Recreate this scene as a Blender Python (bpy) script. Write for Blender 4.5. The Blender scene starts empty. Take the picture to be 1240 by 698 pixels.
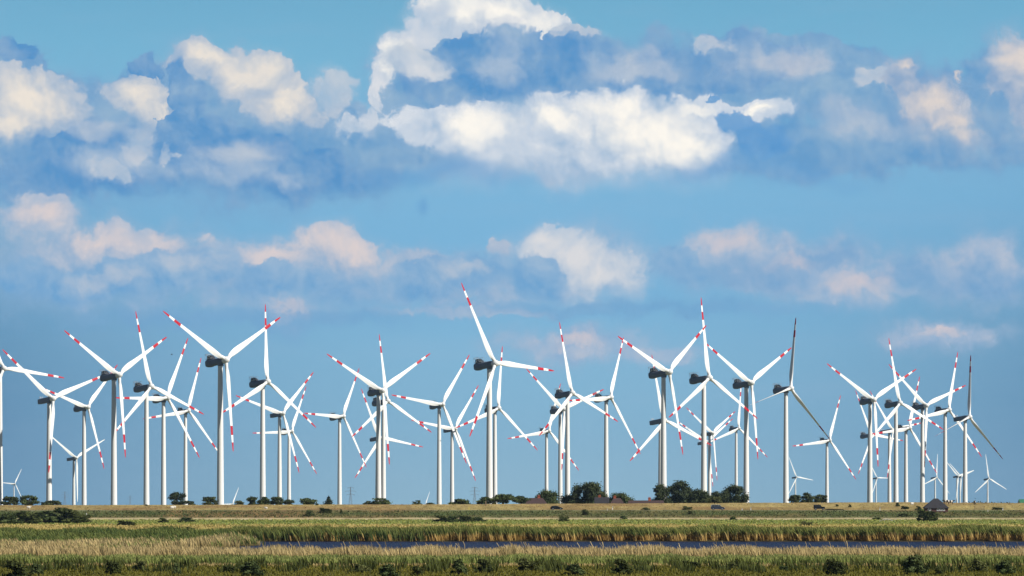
import bpy, math, random
import numpy as np
from mathutils import Matrix, Vector

C = bpy.context.scene.collection
F = 7000.0          # focal length in reference pixels (reference picture 1240 x 698)
HZ = 612.0          # row of the horizon
CAMZ = 6.8
rng = np.random.default_rng(7)
random.seed(7)
R = math.radians


def wx(px, d):
    return (px - 620.0) / F * d


def wz(py, d):
    return CAMZ + (HZ - py) / F * d


def lin(r, g, b):
    def f(c):
        c /= 255.0
        return c / 12.92 if c <= 0.04045 else ((c + 0.055) / 1.055) ** 2.4
    return (f(r), f(g), f(b), 1.0)


# ------------------------------------------------------------------ terrain
def crest(x):
    px = 620 + np.asarray(x, float) / 2040.0 * F
    y = np.interp(px, [-300, 0, 500, 900, 1100, 1240, 1600], [612.2, 612.2, 611.3, 609.4, 608.6, 609.6, 610.0])
    return CAMZ + (HZ - y) * 2040.0 / F


def shore_left(d):
    d = np.asarray(d, float)
    return -49.5 + 5.0 * np.sin(d * 0.021) + 2.0 * np.sin(d * 0.13)


def tz(x, d):
    x = np.asarray(x, float)
    d = np.asarray(d, float)
    x, d = np.broadcast_arrays(x, d)
    base = np.interp(d, [-500, 728, 736, 1086, 1092, 1120, 1935, 1946, 1974, 1978, 1988, 2038],
                     [0.12, 0.12, 0.1, 0.1, 0.15, 0.15, 2.3, 2.35, 5.0, 5.12, 5.12, 5.2])
    c = crest(x)
    up = 5.12 + (c - 5.12) * np.clip((d - 1990) / 48.0, 0, 1)
    down = c + (0.5 - c) * np.clip((d - 2043) / 32.0, 0, 1)
    z = np.where(d > 1990, np.where(d > 2043, down, up), base)
    wet = np.clip((d - 732) / 6, 0, 1) * np.clip((1088 - d) / 5, 0, 1) * np.clip((x - shore_left(d)) / 4, 0, 1)
    return z - wet * 0.8


# ------------------------------------------------------------------ helpers
def tag(o, label=None, cat=None, group=None, kind=None):
    if label: o['label'] = label
    if cat: o['category'] = cat
    if group: o['group'] = group
    if kind: o['kind'] = kind
    return o


def empty(name, loc, rz=0.0):
    o = bpy.data.objects.new(name, None)
    o.location = loc
    o.rotation_euler = (0, 0, rz)
    o.empty_display_size = 0.2
    C.objects.link(o)
    return o


def link(name, me, parent=None, mat=None):
    o = bpy.data.objects.new(name, me)
    if mat is not None:
        o.matrix_local = mat
    C.objects.link(o)
    if parent is not None:
        o.parent = parent
    return o


class MB:
    def __init__(s):
        s.v = []; s.f = []; s.m = []

    def box(s, c, size, mi=0, rz=0.0, taper=1.0, ry=0.0):
        n = len(s.v)
        hx, hy, hz = (q / 2 for q in size)
        cr, sr = math.cos(rz), math.sin(rz)
        cy, sy = math.cos(ry), math.sin(ry)
        for dz in (-1, 1):
            t = taper if dz > 0 else 1.0
            for dx, dy in ((-1, -1), (1, -1), (1, 1), (-1, 1)):
                x, y, z = dx * hx * t, dy * hy * t, dz * hz
                x, z = x * cy + z * sy, -x * sy + z * cy
                s.v.append((c[0] + x * cr - y * sr, c[1] + x * sr + y * cr, c[2] + z))
        for q in ((0, 3, 2, 1), (4, 5, 6, 7), (0, 1, 5, 4), (1, 2, 6, 5), (2, 3, 7, 6), (3, 0, 4, 7)):
            s.f.append(tuple(n + i for i in q)); s.m.append(mi)
        return s

    def tube(s, p0, p1, r0, r1=None, n=8, mi=0, caps=True):
        r1 = r0 if r1 is None else r1
        p0, p1 = Vector(p0), Vector(p1)
        d = (p1 - p0).normalized()
        a = d.orthogonal().normalized(); b = d.cross(a)
        k = len(s.v)
        for p, r in ((p0, r0), (p1, r1)):
            for i in range(n):
                t = 2 * math.pi * i / n
                s.v.append(tuple(p + (a * math.cos(t) + b * math.sin(t)) * r))
        for i in range(n):
            j = (i + 1) % n
            s.f.append((k + i, k + j, k + n + j, k + n + i)); s.m.append(mi)
        if caps:
            s.f.append(tuple(k + i for i in reversed(range(n)))); s.m.append(mi)
            s.f.append(tuple(k + n + i for i in range(n))); s.m.append(mi)
        return s

    def loft(s, rings, mis=0, caps=True):
        k = len(s.v); n = len(rings[0])
        for r in rings: s.v.extend(tuple(p) for p in r)
        for i in range(len(rings) - 1):
            mi = mis[i] if isinstance(mis, (list, tuple)) else mis
            for j in range(n):
                j2 = (j + 1) % n
                s.f.append((k + i * n + j, k + i * n + j2, k + (i + 1) * n + j2, k + (i + 1) * n + j)); s.m.append(mi)
        if caps:
            a = mis[0] if isinstance(mis, (list, tuple)) else mis
            b = mis[-1] if isinstance(mis, (list, tuple)) else mis
            s.f.append(tuple(k + j for j in reversed(range(n)))); s.m.append(a)
            e = k + (len(rings) - 1) * n
            s.f.append(tuple(e + j for j in range(n))); s.m.append(b)
        return s

    def prism(s, prof, y0, y1, mi=0):
        """profile in x,z extruded along y"""
        return s.loft([[(x, y0, z) for x, z in prof], [(x, y1, z) for x, z in prof]], mi)

    def mesh(s, name, mats, smooth=True, ang=40):
        me = bpy.data.meshes.new(name)
        me.from_pydata(s.v, [], s.f)
        for m in (mats if isinstance(mats, (list, tuple)) else [mats]): me.materials.append(m)
        me.polygons.foreach_set('material_index', s.m)
        import bmesh
        bm = bmesh.new(); bm.from_mesh(me)
        bmesh.ops.recalc_face_normals(bm, faces=bm.faces)
        bm.to_mesh(me); bm.free()
        if smooth:
            me.polygons.foreach_set('use_smooth', [True] * len(me.polygons))
            me.set_sharp_from_angle(angle=R(ang))
        me.update()
        return me


# ------------------------------------------------------------------ materials
def nodes_of(m):
    m.use_nodes = True
    return m.node_tree.nodes, m.node_tree.links


def paint(name, col, rough=0.6, spec=0.3, noise=0.0, nscale=0.5, metallic=0.0, coat=0.0, dirt=None, stretch=(1, 1, 1)):
    m = bpy.data.materials.new(name)
    N, L = nodes_of(m)
    b = N['Principled BSDF']
    b.inputs['Roughness'].default_value = rough
    b.inputs['Specular IOR Level'].default_value = spec
    b.inputs['Metallic'].default_value = metallic
    b.inputs['Coat Weight'].default_value = coat
    t = N.new('ShaderNodeTexCoord')
    mp = N.new('ShaderNodeMapping'); mp.inputs['Scale'].default_value = stretch
    L.new(t.outputs['Object'], mp.inputs['Vector'])
    n = N.new('ShaderNodeTexNoise'); n.inputs['Scale'].default_value = nscale; n.inputs['Detail'].default_value = 5
    L.new(mp.outputs['Vector'], n.inputs['Vector'])
    mx = N.new('ShaderNodeMix'); mx.data_type = 'RGBA'
    d = dirt or tuple(c * (1 - noise) for c in col[:3])
    mx.inputs[6].default_value = (*col[:3], 1); mx.inputs[7].default_value = (*d[:3], 1)
    r = N.new('ShaderNodeMapRange'); r.inputs[1].default_value = 0.4; r.inputs[2].default_value = 0.75
    r.inputs[4].default_value = 1.0 if noise > 0 or dirt else 0.0
    L.new(n.outputs['Fac'], r.inputs[0]); L.new(r.outputs[0], mx.inputs[0])
    L.new(mx.outputs[2], b.inputs['Base Color'])
    return m


def veg(name, cols_a, cols_b, patch=0.25, pscale=0.05, rough=0.8, gain=1.0, transl=0.38):
    """foliage colour by height along the blade (hgt) and by plant (rnd)"""
    m = bpy.data.materials.new(name)
    N, L = nodes_of(m)
    b = N['Principled BSDF']; b.inputs['Roughness'].default_value = rough
    b.inputs['Specular IOR Level'].default_value = 0.15
    h = N.new('ShaderNodeAttribute'); h.attribute_name = 'hgt'
    r = N.new('ShaderNodeAttribute'); r.attribute_name = 'rnd'

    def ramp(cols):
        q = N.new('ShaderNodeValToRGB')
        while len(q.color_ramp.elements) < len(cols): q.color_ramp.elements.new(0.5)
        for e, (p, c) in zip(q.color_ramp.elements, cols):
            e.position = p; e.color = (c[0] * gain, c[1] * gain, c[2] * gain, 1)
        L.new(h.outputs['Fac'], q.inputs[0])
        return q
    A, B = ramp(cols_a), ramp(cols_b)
    g = N.new('ShaderNodeNewGeometry')
    n = N.new('ShaderNodeTexNoise'); n.inputs['Scale'].default_value = pscale; n.inputs['Detail'].default_value = 4
    L.new(g.outputs['Position'], n.inputs['Vector'])
    ad = N.new('ShaderNodeMath'); ad.operation = 'MULTIPLY_ADD'
    ad.inputs[1].default_value = 2.4; ad.inputs[2].default_value = -1.2
    L.new(n.outputs['Fac'], ad.inputs[0])
    a2 = N.new('ShaderNodeMath'); a2.operation = 'ADD'; a2.use_clamp = True
    L.new(ad.outputs[0], a2.inputs[0]); L.new(r.outputs['Fac'], a2.inputs[1])
    mx = N.new('ShaderNodeMix'); mx.data_type = 'RGBA'
    L.new(a2.outputs[0], mx.inputs[0]); L.new(A.outputs[0], mx.inputs[6]); L.new(B.outputs[0], mx.inputs[7])
    L.new(mx.outputs[2], b.inputs['Base Color'])
    if transl > 0:
        tr = N.new('ShaderNodeBsdfTranslucent'); L.new(mx.outputs[2], tr.inputs['Color'])
        ms = N.new('ShaderNodeMixShader'); ms.inputs[0].default_value = transl
        L.new(b.outputs[0], ms.inputs[1]); L.new(tr.outputs[0], ms.inputs[2])
        L.new(ms.outputs[0], N['Material Output'].inputs['Surface'])
    return m


M = {}
M['white'] = paint('tower_white', (0.80, 0.79, 0.76), 0.45, 0.35, noise=0.10, nscale=0.12, stretch=(1, 1, 0.25))
M['blade'] = paint('blade_white', (0.82, 0.82, 0.80), 0.4, 0.35, noise=0.05, nscale=0.2)
M['red'] = paint('blade_red', (0.47, 0.006, 0.018), 0.45, 0.3, noise=0.15, nscale=0.4)
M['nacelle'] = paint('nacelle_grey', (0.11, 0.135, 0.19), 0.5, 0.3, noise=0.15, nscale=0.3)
M['dark'] = paint('cooler_dark', (0.04, 0.045, 0.055), 0.6, 0.3, noise=0.2, nscale=0.6)
M['rail'] = paint('rail_galvanised', (0.5, 0.52, 0.54), 0.4, 0.5, noise=0.2, nscale=2, metallic=0.3)
M['oldwhite'] = paint('old_turbine_white', (0.72, 0.74, 0.72), 0.5, 0.3, noise=0.1, nscale=0.2)
M['steel'] = paint('lattice_steel', (0.16, 0.18, 0.2), 0.5, 0.4, noise=0.2, nscale=0.2, metallic=0.2)
M['black_paint'] = paint('black_car_paint', (0.005, 0.005, 0.006), 0.3, 0.3, noise=0.1, nscale=1, coat=0.15)
M['navy_paint'] = paint('navy_car_paint', (0.02, 0.028, 0.055), 0.2, 0.5, noise=0.1, nscale=1, coat=0.5)
M['silver_paint'] = paint('silver_car_paint', (0.45, 0.48, 0.5), 0.25, 0.5, noise=0.1, nscale=1, metallic=0.5)
M['glass'] = paint('car_glass', (0.012, 0.014, 0.018), 0.05, 0.6)
M['paleglass'] = paint('windscreen_glass', (0.28, 0.33, 0.37), 0.06, 0.9)
M['tyre'] = paint('tyre_rubber', (0.015, 0.015, 0.015), 0.9, 0.1)
M['rim'] = paint('wheel_rim', (0.35, 0.36, 0.37), 0.3, 0.5, metallic=0.6)
M['lamp'] = paint('headlight_lens', (0.75, 0.78, 0.8), 0.1, 0.7)
M['taillamp'] = paint('taillight_lens', (0.35, 0.01, 0.01), 0.2, 0.5)
M['post'] = paint('white_post', (0.75, 0.74, 0.70), 0.6, 0.2, noise=0.2, nscale=3)
M['black'] = paint('black_band', (0.02, 0.02, 0.02), 0.6, 0.2)
M['yellow'] = paint('yellow_post', (0.62, 0.5, 0.12), 0.6, 0.2, noise=0.15, nscale=3)
M['wood'] = paint('weathered_wood', (0.22, 0.16, 0.11), 0.85, 0.1, noise=0.4, nscale=2)
M['driftwood'] = paint('bleached_wood', (0.55, 0.5, 0.42), 0.85, 0.1, noise=0.3, nscale=2)
M['bark'] = paint('bark', (0.06, 0.045, 0.032), 0.9, 0.1, noise=0.5, nscale=2, stretch=(1, 1, 0.2))
M['wool'] = paint('sheep_wool', (0.72, 0.68, 0.6), 0.95, 0.05, noise=0.3, nscale=6)
M['face'] = paint('animal_dark', (0.03, 0.028, 0.026), 0.8, 0.1)
M['bird'] = paint('bird_feathers', (0.05, 0.05, 0.05), 0.8, 0.1)
M['frame'] = paint('window_frame_white', (0.78, 0.77, 0.74), 0.5, 0.3)
M['chimney'] = paint('chimney_brick', (0.42, 0.12, 0.07), 0.85, 0.1, noise=0.35, nscale=2)
M['greenroof'] = paint('green_roof_sheet', (0.06, 0.22, 0.12), 0.5, 0.3, noise=0.2, nscale=1)


def brick(name, c1, c2, mortar, scale=4.0):
    m = bpy.data.materials.new(name); N, L = nodes_of(m); b = N['Principled BSDF']
    b.inputs['Roughness'].default_value = 0.85
    t = N.new('ShaderNodeTexCoord'); q = N.new('ShaderNodeTexBrick')
    q.inputs['Color1'].default_value = (*c1, 1); q.inputs['Color2'].default_value = (*c2, 1)
    q.inputs['Mortar'].default_value = (*mortar, 1); q.inputs['Scale'].default_value = scale
    mp = N.new('ShaderNodeMapping'); mp.inputs['Rotation'].default_value = (R(90), 0, 0)
    L.new(t.outputs['Object'], mp.inputs['Vector']); L.new(mp.outputs['Vector'], q.inputs['Vector'])
    L.new(q.outputs['Color'], b.inputs['Base Color'])
    return m


def rooftiles(name, c, c2):
    m = bpy.data.materials.new(name); N, L = nodes_of(m); b = N['Principled BSDF']
    b.inputs['Roughness'].default_value = 0.75
    t = N.new('ShaderNodeTexCoord')
    w = N.new('ShaderNodeTexWave'); w.bands_direction = 'Z'; w.inputs['Scale'].default_value = 1.6
    w.inputs['Distortion'].default_value = 1.5
    n = N.new('ShaderNodeTexNoise'); n.inputs['Scale'].default_value = 1.3; n.inputs['Detail'].default_value = 6
    L.new(t.outputs['Object'], w.inputs['Vector']); L.new(t.outputs['Object'], n.inputs['Vector'])
    mu = N.new('ShaderNodeMath'); mu.operation = 'MULTIPLY_ADD'; mu.inputs[1].default_value = 0.4
    L.new(w.outputs['Fac'], mu.inputs[0]); L.new(n.outputs['Fac'], mu.inputs[2])
    mx = N.new('ShaderNodeMix'); mx.data_type = 'RGBA'; mx.inputs[6].default_value = (*c, 1); mx.inputs[7].default_value = (*c2, 1)
    L.new(mu.outputs[0], mx.inputs[0]); L.new(mx.outputs[2], b.inputs['Base Color'])
    return m


M['brick'] = brick('red_brick', (0.085, 0.026, 0.022), (0.065, 0.02, 0.018), (0.09, 0.07, 0.06))
M['slate'] = rooftiles('dark_slate_tiles', (0.012, 0.012, 0.016), (0.03, 0.028, 0.034))
M['thatch'] = rooftiles('brown_roof_tiles', (0.028, 0.019, 0.02), (0.075, 0.043, 0.04))

# ------------------------------------------------------------------ ground sheet
def ground_material():
    m = bpy.data.materials.new('marsh_ground'); N, L = nodes_of(m); b = N['Principled BSDF']
    b.inputs['Roughness'].default_value = 0.9; b.inputs['Specular IOR Level'].default_value = 0.1
    g = N.new('ShaderNodeNewGeometry')
    sp = N.new('ShaderNodeSeparateXYZ'); L.new(g.outputs['Position'], sp.inputs[0])
    mp = N.new('ShaderNodeMapping'); mp.inputs['Scale'].default_value = (0.05, 0.012, 0.05)
    L.new(g.outputs['Position'], mp.inputs['Vector'])
    n1 = N.new('ShaderNodeTexNoise'); n1.inputs['Scale'].default_value = 1.0; n1.inputs['Detail'].default_value = 6
    L.new(mp.outputs['Vector'], n1.inputs['Vector'])
    # wander of the band edges, larger in the wide fields
    wa = N.new('ShaderNodeMath'); wa.operation = 'SUBTRACT'; wa.inputs[1].default_value = 0.5
    L.new(n1.outputs['Fac'], wa.inputs[0])
    am = N.new('ShaderNodeMapRange'); am.inputs[1].default_value = 1200; am.inputs[2].default_value = 1300
    am.inputs[3].default_value = 22; am.inputs[4].default_value = 260
    L.new(sp.outputs['Y'], am.inputs[0])
    am2 = N.new('ShaderNodeMapRange'); am2.inputs[1].default_value = 1860; am2.inputs[2].default_value = 1935
    am2.inputs[3].default_value = 1; am2.inputs[4].default_value = 0.05
    L.new(sp.outputs['Y'], am2.inputs[0])
    ml = N.new('ShaderNodeMath'); ml.operation = 'MULTIPLY'; L.new(am.outputs[0], ml.inputs[0]); L.new(am2.outputs[0], ml.inputs[1])
    ma = N.new('ShaderNodeMath'); ma.operation = 'MULTIPLY_ADD'
    L.new(wa.outputs[0], ma.inputs[0]); L.new(ml.outputs[0], ma.inputs[1]); L.new(sp.outputs['Y'], ma.inputs[2])
    mr = N.new('ShaderNodeMapRange'); mr.inputs[1].default_value = 500; mr.inputs[2].default_value = 2100
    L.new(ma.outputs[0], mr.inputs[0])
    cr = N.new('ShaderNodeValToRGB')
    stops = [(500, (.13, .12, .02)), (624, (.15, .13, .025)), (630, (.33, .25, .09)), (640, (.32, .24, .08)), (646, (.05, .055, .015)),
             (735, (.08, .07, .025)), (1085, (.06, .05, .02)), (1130, (.14, .12, .035)), (1300, (.40, .32, .10)), (1560, (.44, .35, .11)),
             (1660, (.19, .25, .06)), (1872, (.24, .27, .08)), (1896, (.60, .50, .30)), (1946, (.5, .4, .22)), (1951, (.07, .10, .03)),
             (1974, (.11, .13, .045)), (1980, (.3, .27, .2)), (1990, (.36, .29, .11)), (2044, (.38, .29, .12)), (2060, (.1, .12, .04)), (2100, (.1, .12, .04))]
    while len(cr.color_ramp.elements) < len(stops): cr.color_ramp.elements.new(0.5)
    for e, (d, c) in zip(cr.color_ramp.elements, stops):
        e.position = (d - 500) / 1600; e.color = (*c, 1)
    L.new(mr.outputs[0], cr.inputs[0])
    # fine mottling
    mp2 = N.new('ShaderNodeMapping'); mp2.inputs['Scale'].default_value = (0.35, 0.05, 0.35)
    L.new(g.outputs['Position'], mp2.inputs['Vector'])
    n2 = N.new('ShaderNodeTexNoise'); n2.inputs['Scale'].default_value = 1.0; n2.inputs['Detail'].default_value = 8; n2.inputs['Roughness'].default_value = 0.7
    L.new(mp2.outputs['Vector'], n2.inputs['Vector'])
    r2 = N.new('ShaderNodeMapRange'); r2.inputs[1].default_value = 0.3; r2.inputs[2].default_value = 0.7
    r2.inputs[3].default_value = 0.55; r2.inputs[4].default_value = 1.35
    L.new(n2.outputs['Fac'], r2.inputs[0])
    # reddish brown / green patches on the dike banks
    mp3 = N.new('ShaderNodeMapping'); mp3.inputs['Scale'].default_value = (0.022, 0.03, 0.1); mp3.inputs['Location'].default_value = (3.1, 0, 0)
    L.new(g.outputs['Position'], mp3.inputs['Vector'])
    n3 = N.new('ShaderNodeTexNoise'); n3.inputs['Scale'].default_value = 1.0; n3.inputs['Detail'].default_value = 5
    L.new(mp3.outputs['Vector'], n3.inputs['Vector'])
    r3 = N.new('ShaderNodeMapRange'); r3.inputs[1].default_value = 0.48; r3.inputs[2].default_value = 0.66
    L.new(n3.outputs['Fac'], r3.inputs[0])
    gate = N.new('ShaderNodeMapRange'); gate.inputs[1].default_value = 1946; gate.inputs[2].default_value = 1950
    L.new(sp.outputs['Y'], gate.inputs[0])
    gg = N.new('ShaderNodeMath'); gg.operation = 'MULTIPLY'; L.new(r3.outputs[0], gg.inputs[0]); L.new(gate.outputs[0], gg.inputs[1])
    mx = N.new('ShaderNodeMix'); mx.data_type = 'RGBA'; mx.inputs[7].default_value = (.24, .14, .06, 1)
    g2 = N.new('ShaderNodeMath'); g2.operation = 'MULTIPLY'; g2.inputs[1].default_value = 0.75; L.new(gg.outputs[0], g2.inputs[0])
    L.new(g2.outputs[0], mx.inputs[0]); L.new(cr.outputs[0], mx.inputs[6])
    mm = N.new('ShaderNodeMix'); mm.data_type = 'RGBA'; mm.blend_type = 'MULTIPLY'; mm.inputs[0].default_value = 1.0
    L.new(mx.outputs[2], mm.inputs[6]); L.new(r2.outputs[0], mm.inputs[7])
    L.new(mm.outputs[2], b.inputs['Base Color'])
    return m


def build_ground():
    xs = np.unique(np.concatenate([np.linspace(-5500, -320, 18), np.arange(-320, 321, 4.0), np.linspace(320, 5500, 18)]))
    ds = np.unique(np.concatenate([[-600, -200, 0, 200, 400], np.arange(450, 1140, 4.0), np.arange(1140, 1930, 30.0), np.arange(1930, 2082, 1.5),
                                   [2100, 2200, 2500, 3000, 4000, 6000, 9000, 13000, 17500]]))
    X, D = np.meshgrid(xs, ds)
    Z = tz(X, D)
    slope = (D > 1946) & (D < 2090) & ((D < 1976) | (D > 1992)) & (np.abs(X) < 400)
    Z = Z + slope * (rng.random(Z.shape) - 0.5) * 0.22
    v = np.stack([X, D, Z], -1).reshape(-1, 3)
    nx, nd = len(xs), len(ds)
    i = np.arange(nd - 1)[:, None] * nx + np.arange(nx - 1)[None]
    f = np.stack([i, i + 1, i + nx + 1, i + nx], -1).reshape(-1, 4)
    me = bpy.data.meshes.new('ground'); me.from_pydata(v.tolist(), [], f.tolist())
    me.materials.append(ground_material())
    me.polygons.foreach_set('use_smooth', [True] * len(me.polygons))
    o = link('ground', me)
    tag(o, 'flat coastal marsh with fields and a grassy sea dike', 'ground', kind='structure')


build_ground()


def strip(name, x0, x1, d0, d1, dz, mat, step=20, fixed=None):
    xs = np.arange(x0, x1 + 1, step)
    v = []; f = []
    for x in xs:
        for d in (d0, d1):
            v.append((x, d, (float(tz(x, d)) if fixed is None else fixed) + dz))
    for i in range(len(xs) - 1):
        f.append((2 * i, 2 * i + 2, 2 * i + 3, 2 * i + 1))
    me = bpy.data.meshes.new(name); me.from_pydata(v, [], f); me.materials.append(mat)
    return link(name, me)


M['asphalt'] = paint('asphalt', (0.14, 0.135, 0.12), 0.85, 0.2, noise=0.25, nscale=0.4)
M['line'] = paint('road_line', (0.6, 0.6, 0.56), 0.8, 0.1, noise=0.3, nscale=1)
tag(strip('road', -600, 600, 1979.2, 1985.2, 0.03, M['asphalt'], fixed=5.12), 'narrow grey road running along the side of the dike', 'road', kind='structure')
tag(strip('road_marking', -600, 600, 1979.5, 1979.65, 0.036, M['line'], fixed=5.12), 'thin pale edge line painted on the dike road', 'road marking', kind='structure')


def water():
    m = bpy.data.materials.new('channel_water'); N, L = nodes_of(m); b = N['Principled BSDF']
    b.inputs['Base Color'].default_value = (0.012, 0.014, 0.045, 1)
    b.inputs['Roughness'].default_value = 0.35; b.inputs['IOR'].default_value = 1.14
    g = N.new('ShaderNodeNewGeometry')
    mp = N.new('ShaderNodeMapping'); mp.inputs['Scale'].default_value = (0.55, 0.16, 1)
    L.new(g.outputs['Position'], mp.inputs['Vector'])
    n = N.new('ShaderNodeTexNoise'); n.inputs['Scale'].default_value = 1.0; n.inputs['Detail'].default_value = 6; n.inputs['Roughness'].default_value = 0.65
    L.new(mp.outputs['Vector'], n.inputs['Vector'])
    bp = N.new('ShaderNodeBump'); bp.inputs['Strength'].default_value = 1.0; bp.inputs['Distance'].default_value = 1.2
    L.new(n.outputs['Fac'], bp.inputs['Height']); L.new(bp.outputs[0], b.inputs['Normal'])
    o = strip('water', -80, 520, 725, 1095, -0.04, m, 20, fixed=0.0)
    tag(o, 'dark blue rippled water of the channel between the reed banks', 'water', kind='structure')


water()


# ------------------------------------------------------------------ grass and reeds (uncountable)
def blades(name, x, d, h, w, lean, mat, label, cat='reeds', dz=-0.03, jit=0.35, mid=0.55, tipw=0.25):
    n = len(x)
    z = tz(x, d) + dz
    yaw = rng.normal(0, 0.7, n)
    cx, cy = np.cos(yaw) * w * 0.5, np.sin(yaw) * w * 0.5
    lx = lean * h + rng.normal(0, jit, n) * h * 0.5
    ly = rng.normal(-0.12, jit, n) * h * 0.4
    base = np.stack([x, d, z], -1)
    co = np.stack([cx, cy, np.zeros(n)], -1)
    topv = np.stack([lx, ly, h], -1)
    midv = np.stack([lx * 0.38, ly * 0.38, h * mid], -1)
    V = np.stack([base - co * 0.55, base + co * 0.55, base + midv + co, base + midv - co, base + topv + co * tipw, base + topv - co * tipw], 1)
    V = V.reshape(-1, 3)
    k = np.arange(n)[:, None] * 6
    Fc = np.concatenate([k + np.array([0, 1, 2, 3]), k + np.array([3, 2, 4, 5])], 1).reshape(-1)
    me = bpy.data.meshes.new(name)
    me.vertices.add(n * 6); me.vertices.foreach_set('co', V.astype(np.float32).ravel())
    me.loops.add(n * 8); me.loops.foreach_set('vertex_index', Fc.astype(np.int32))
    me.polygons.add(n * 2); me.polygons.foreach_set('loop_start', (np.arange(n * 2) * 4).astype(np.int32))
    me.update(calc_edges=True)
    hh = me.attributes.new('hgt', 'FLOAT', 'POINT')
    hv = np.tile(np.array([0, 0, mid, mid, 1, 1], np.float32), n); hh.data.foreach_set('value', hv)
    rr = me.attributes.new('rnd', 'FLOAT', 'POINT')
    rr.data.foreach_set('value', np.repeat(rng.random(n).astype(np.float32), 6))
    me.materials.append(mat)
    o = link(name, me)
    tag(o, label, cat, kind='stuff')
    return o


def wob(x, s, seed):
    r = np.random.default_rng(seed)
    o = np.zeros_like(x)
    for i in range(7):
        f = r.uniform(0.5, 2.2) / s
        o += np.sin(x * f * 2 * math.pi + r.uniform(0, 7)) / 7 * 1.7
    return o


GREEN_A = (.045, .075, .018); GREEN_B = (.11, .15, .035); TAN_A = (.30, .20, .075); TAN_B = (.46, .33, .15)
M['reed_far'] = veg('reed_far_bank', [(0, (.30, .18, .05)), (.34, (.34, .22, .07)), (.5, GREEN_A), (1, (.09, .11, .026))],
                    [(0, (.50, .33, .11)), (.5, (.52, .37, .14)), (.68, (.15, .17, .04)), (1, (.29, .29, .085))], pscale=0.16, gain=1.25)
M['reed_far_green'] = veg('reed_far_green', [(0, (.10, .09, .03)), (.2, (.035, .055, .015)), (1, (.06, .095, .025))],
                          [(0, (.25, .19, .07)), (.25, (.07, .09, .025)), (1, (.19, .21, .055))], pscale=0.06, gain=1.30)
M['reed_green'] = veg('marsh_green', [(0, (.14, .12, .04)), (.25, (.06, .085, .018)), (1, (.085, .125, .03))],
                      [(0, (.3, .24, .09)), (.3, (.15, .19, .045)), (.8, (.25, .28, .08)), (1, (.36, .34, .12))], pscale=0.14, gain=1.45)
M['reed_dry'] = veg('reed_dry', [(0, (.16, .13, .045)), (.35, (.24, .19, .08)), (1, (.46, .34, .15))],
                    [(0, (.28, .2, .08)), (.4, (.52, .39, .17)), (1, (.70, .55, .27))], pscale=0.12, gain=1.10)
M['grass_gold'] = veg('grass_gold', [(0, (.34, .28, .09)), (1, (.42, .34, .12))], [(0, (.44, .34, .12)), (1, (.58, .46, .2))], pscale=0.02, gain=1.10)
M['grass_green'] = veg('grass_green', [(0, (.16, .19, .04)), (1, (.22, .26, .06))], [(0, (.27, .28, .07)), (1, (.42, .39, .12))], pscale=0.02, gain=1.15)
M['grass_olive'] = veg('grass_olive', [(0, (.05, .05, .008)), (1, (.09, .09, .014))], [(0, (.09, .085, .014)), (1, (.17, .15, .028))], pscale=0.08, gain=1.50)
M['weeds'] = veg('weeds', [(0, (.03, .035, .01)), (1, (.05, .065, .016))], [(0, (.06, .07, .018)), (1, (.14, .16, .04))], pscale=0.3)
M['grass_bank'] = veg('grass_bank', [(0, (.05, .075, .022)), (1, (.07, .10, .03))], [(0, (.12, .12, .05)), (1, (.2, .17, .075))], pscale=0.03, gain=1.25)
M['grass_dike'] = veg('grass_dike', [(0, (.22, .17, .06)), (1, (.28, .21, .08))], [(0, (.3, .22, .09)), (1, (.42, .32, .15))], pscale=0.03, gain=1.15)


def frame_x(px0, px1, d, n):
    return wx(rng.uniform(px0, px1, n), d)


# far bank of the channel
n = 62000
d = 1088 + 34 * rng.random(n) ** 1.3
x = frame_x(290, 1420, d, n)
front = 1091 + 7 * np.clip(wob(x, 9, 1), -1, 1) + 5 * np.clip(wob(x, 2.5, 2), -1, 1)
keep = d > front
x, d = x[keep], d[keep]
hb = 2.5 + 0.30 * wob(x, 30, 3) + 0.3 * wob(x, 4, 4)
blades('far_bank_reeds', x, d, hb * rng.uniform(0.75, 1.06, len(x)), rng.uniform(.10, .26, len(x)), -0.32 + 0.1 * wob(x, 12, 5), M['reed_far'],
       'tall reed bed with tan stalks along the far water edge')
n = 34000
d = 940 + 186 * rng.random(n) ** 0.6
x = frame_x(-150, 520, d, n)
keep = (x < shore_left(d)) | (d > 1087)
x, d = x[keep], d[keep]; n = len(x)
hb = (2.3 + 0.4 * wob(x, 22, 6)) * np.interp(d, [940, 1080], [.45, 1])
blades('far_green_reeds', x, d, hb * rng.uniform(0.7, 1.05, n), rng.uniform(.12, .3, n), -0.3, M['reed_far_green'],
       'dense dark green reeds on the left stretch of the far bank')
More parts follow.
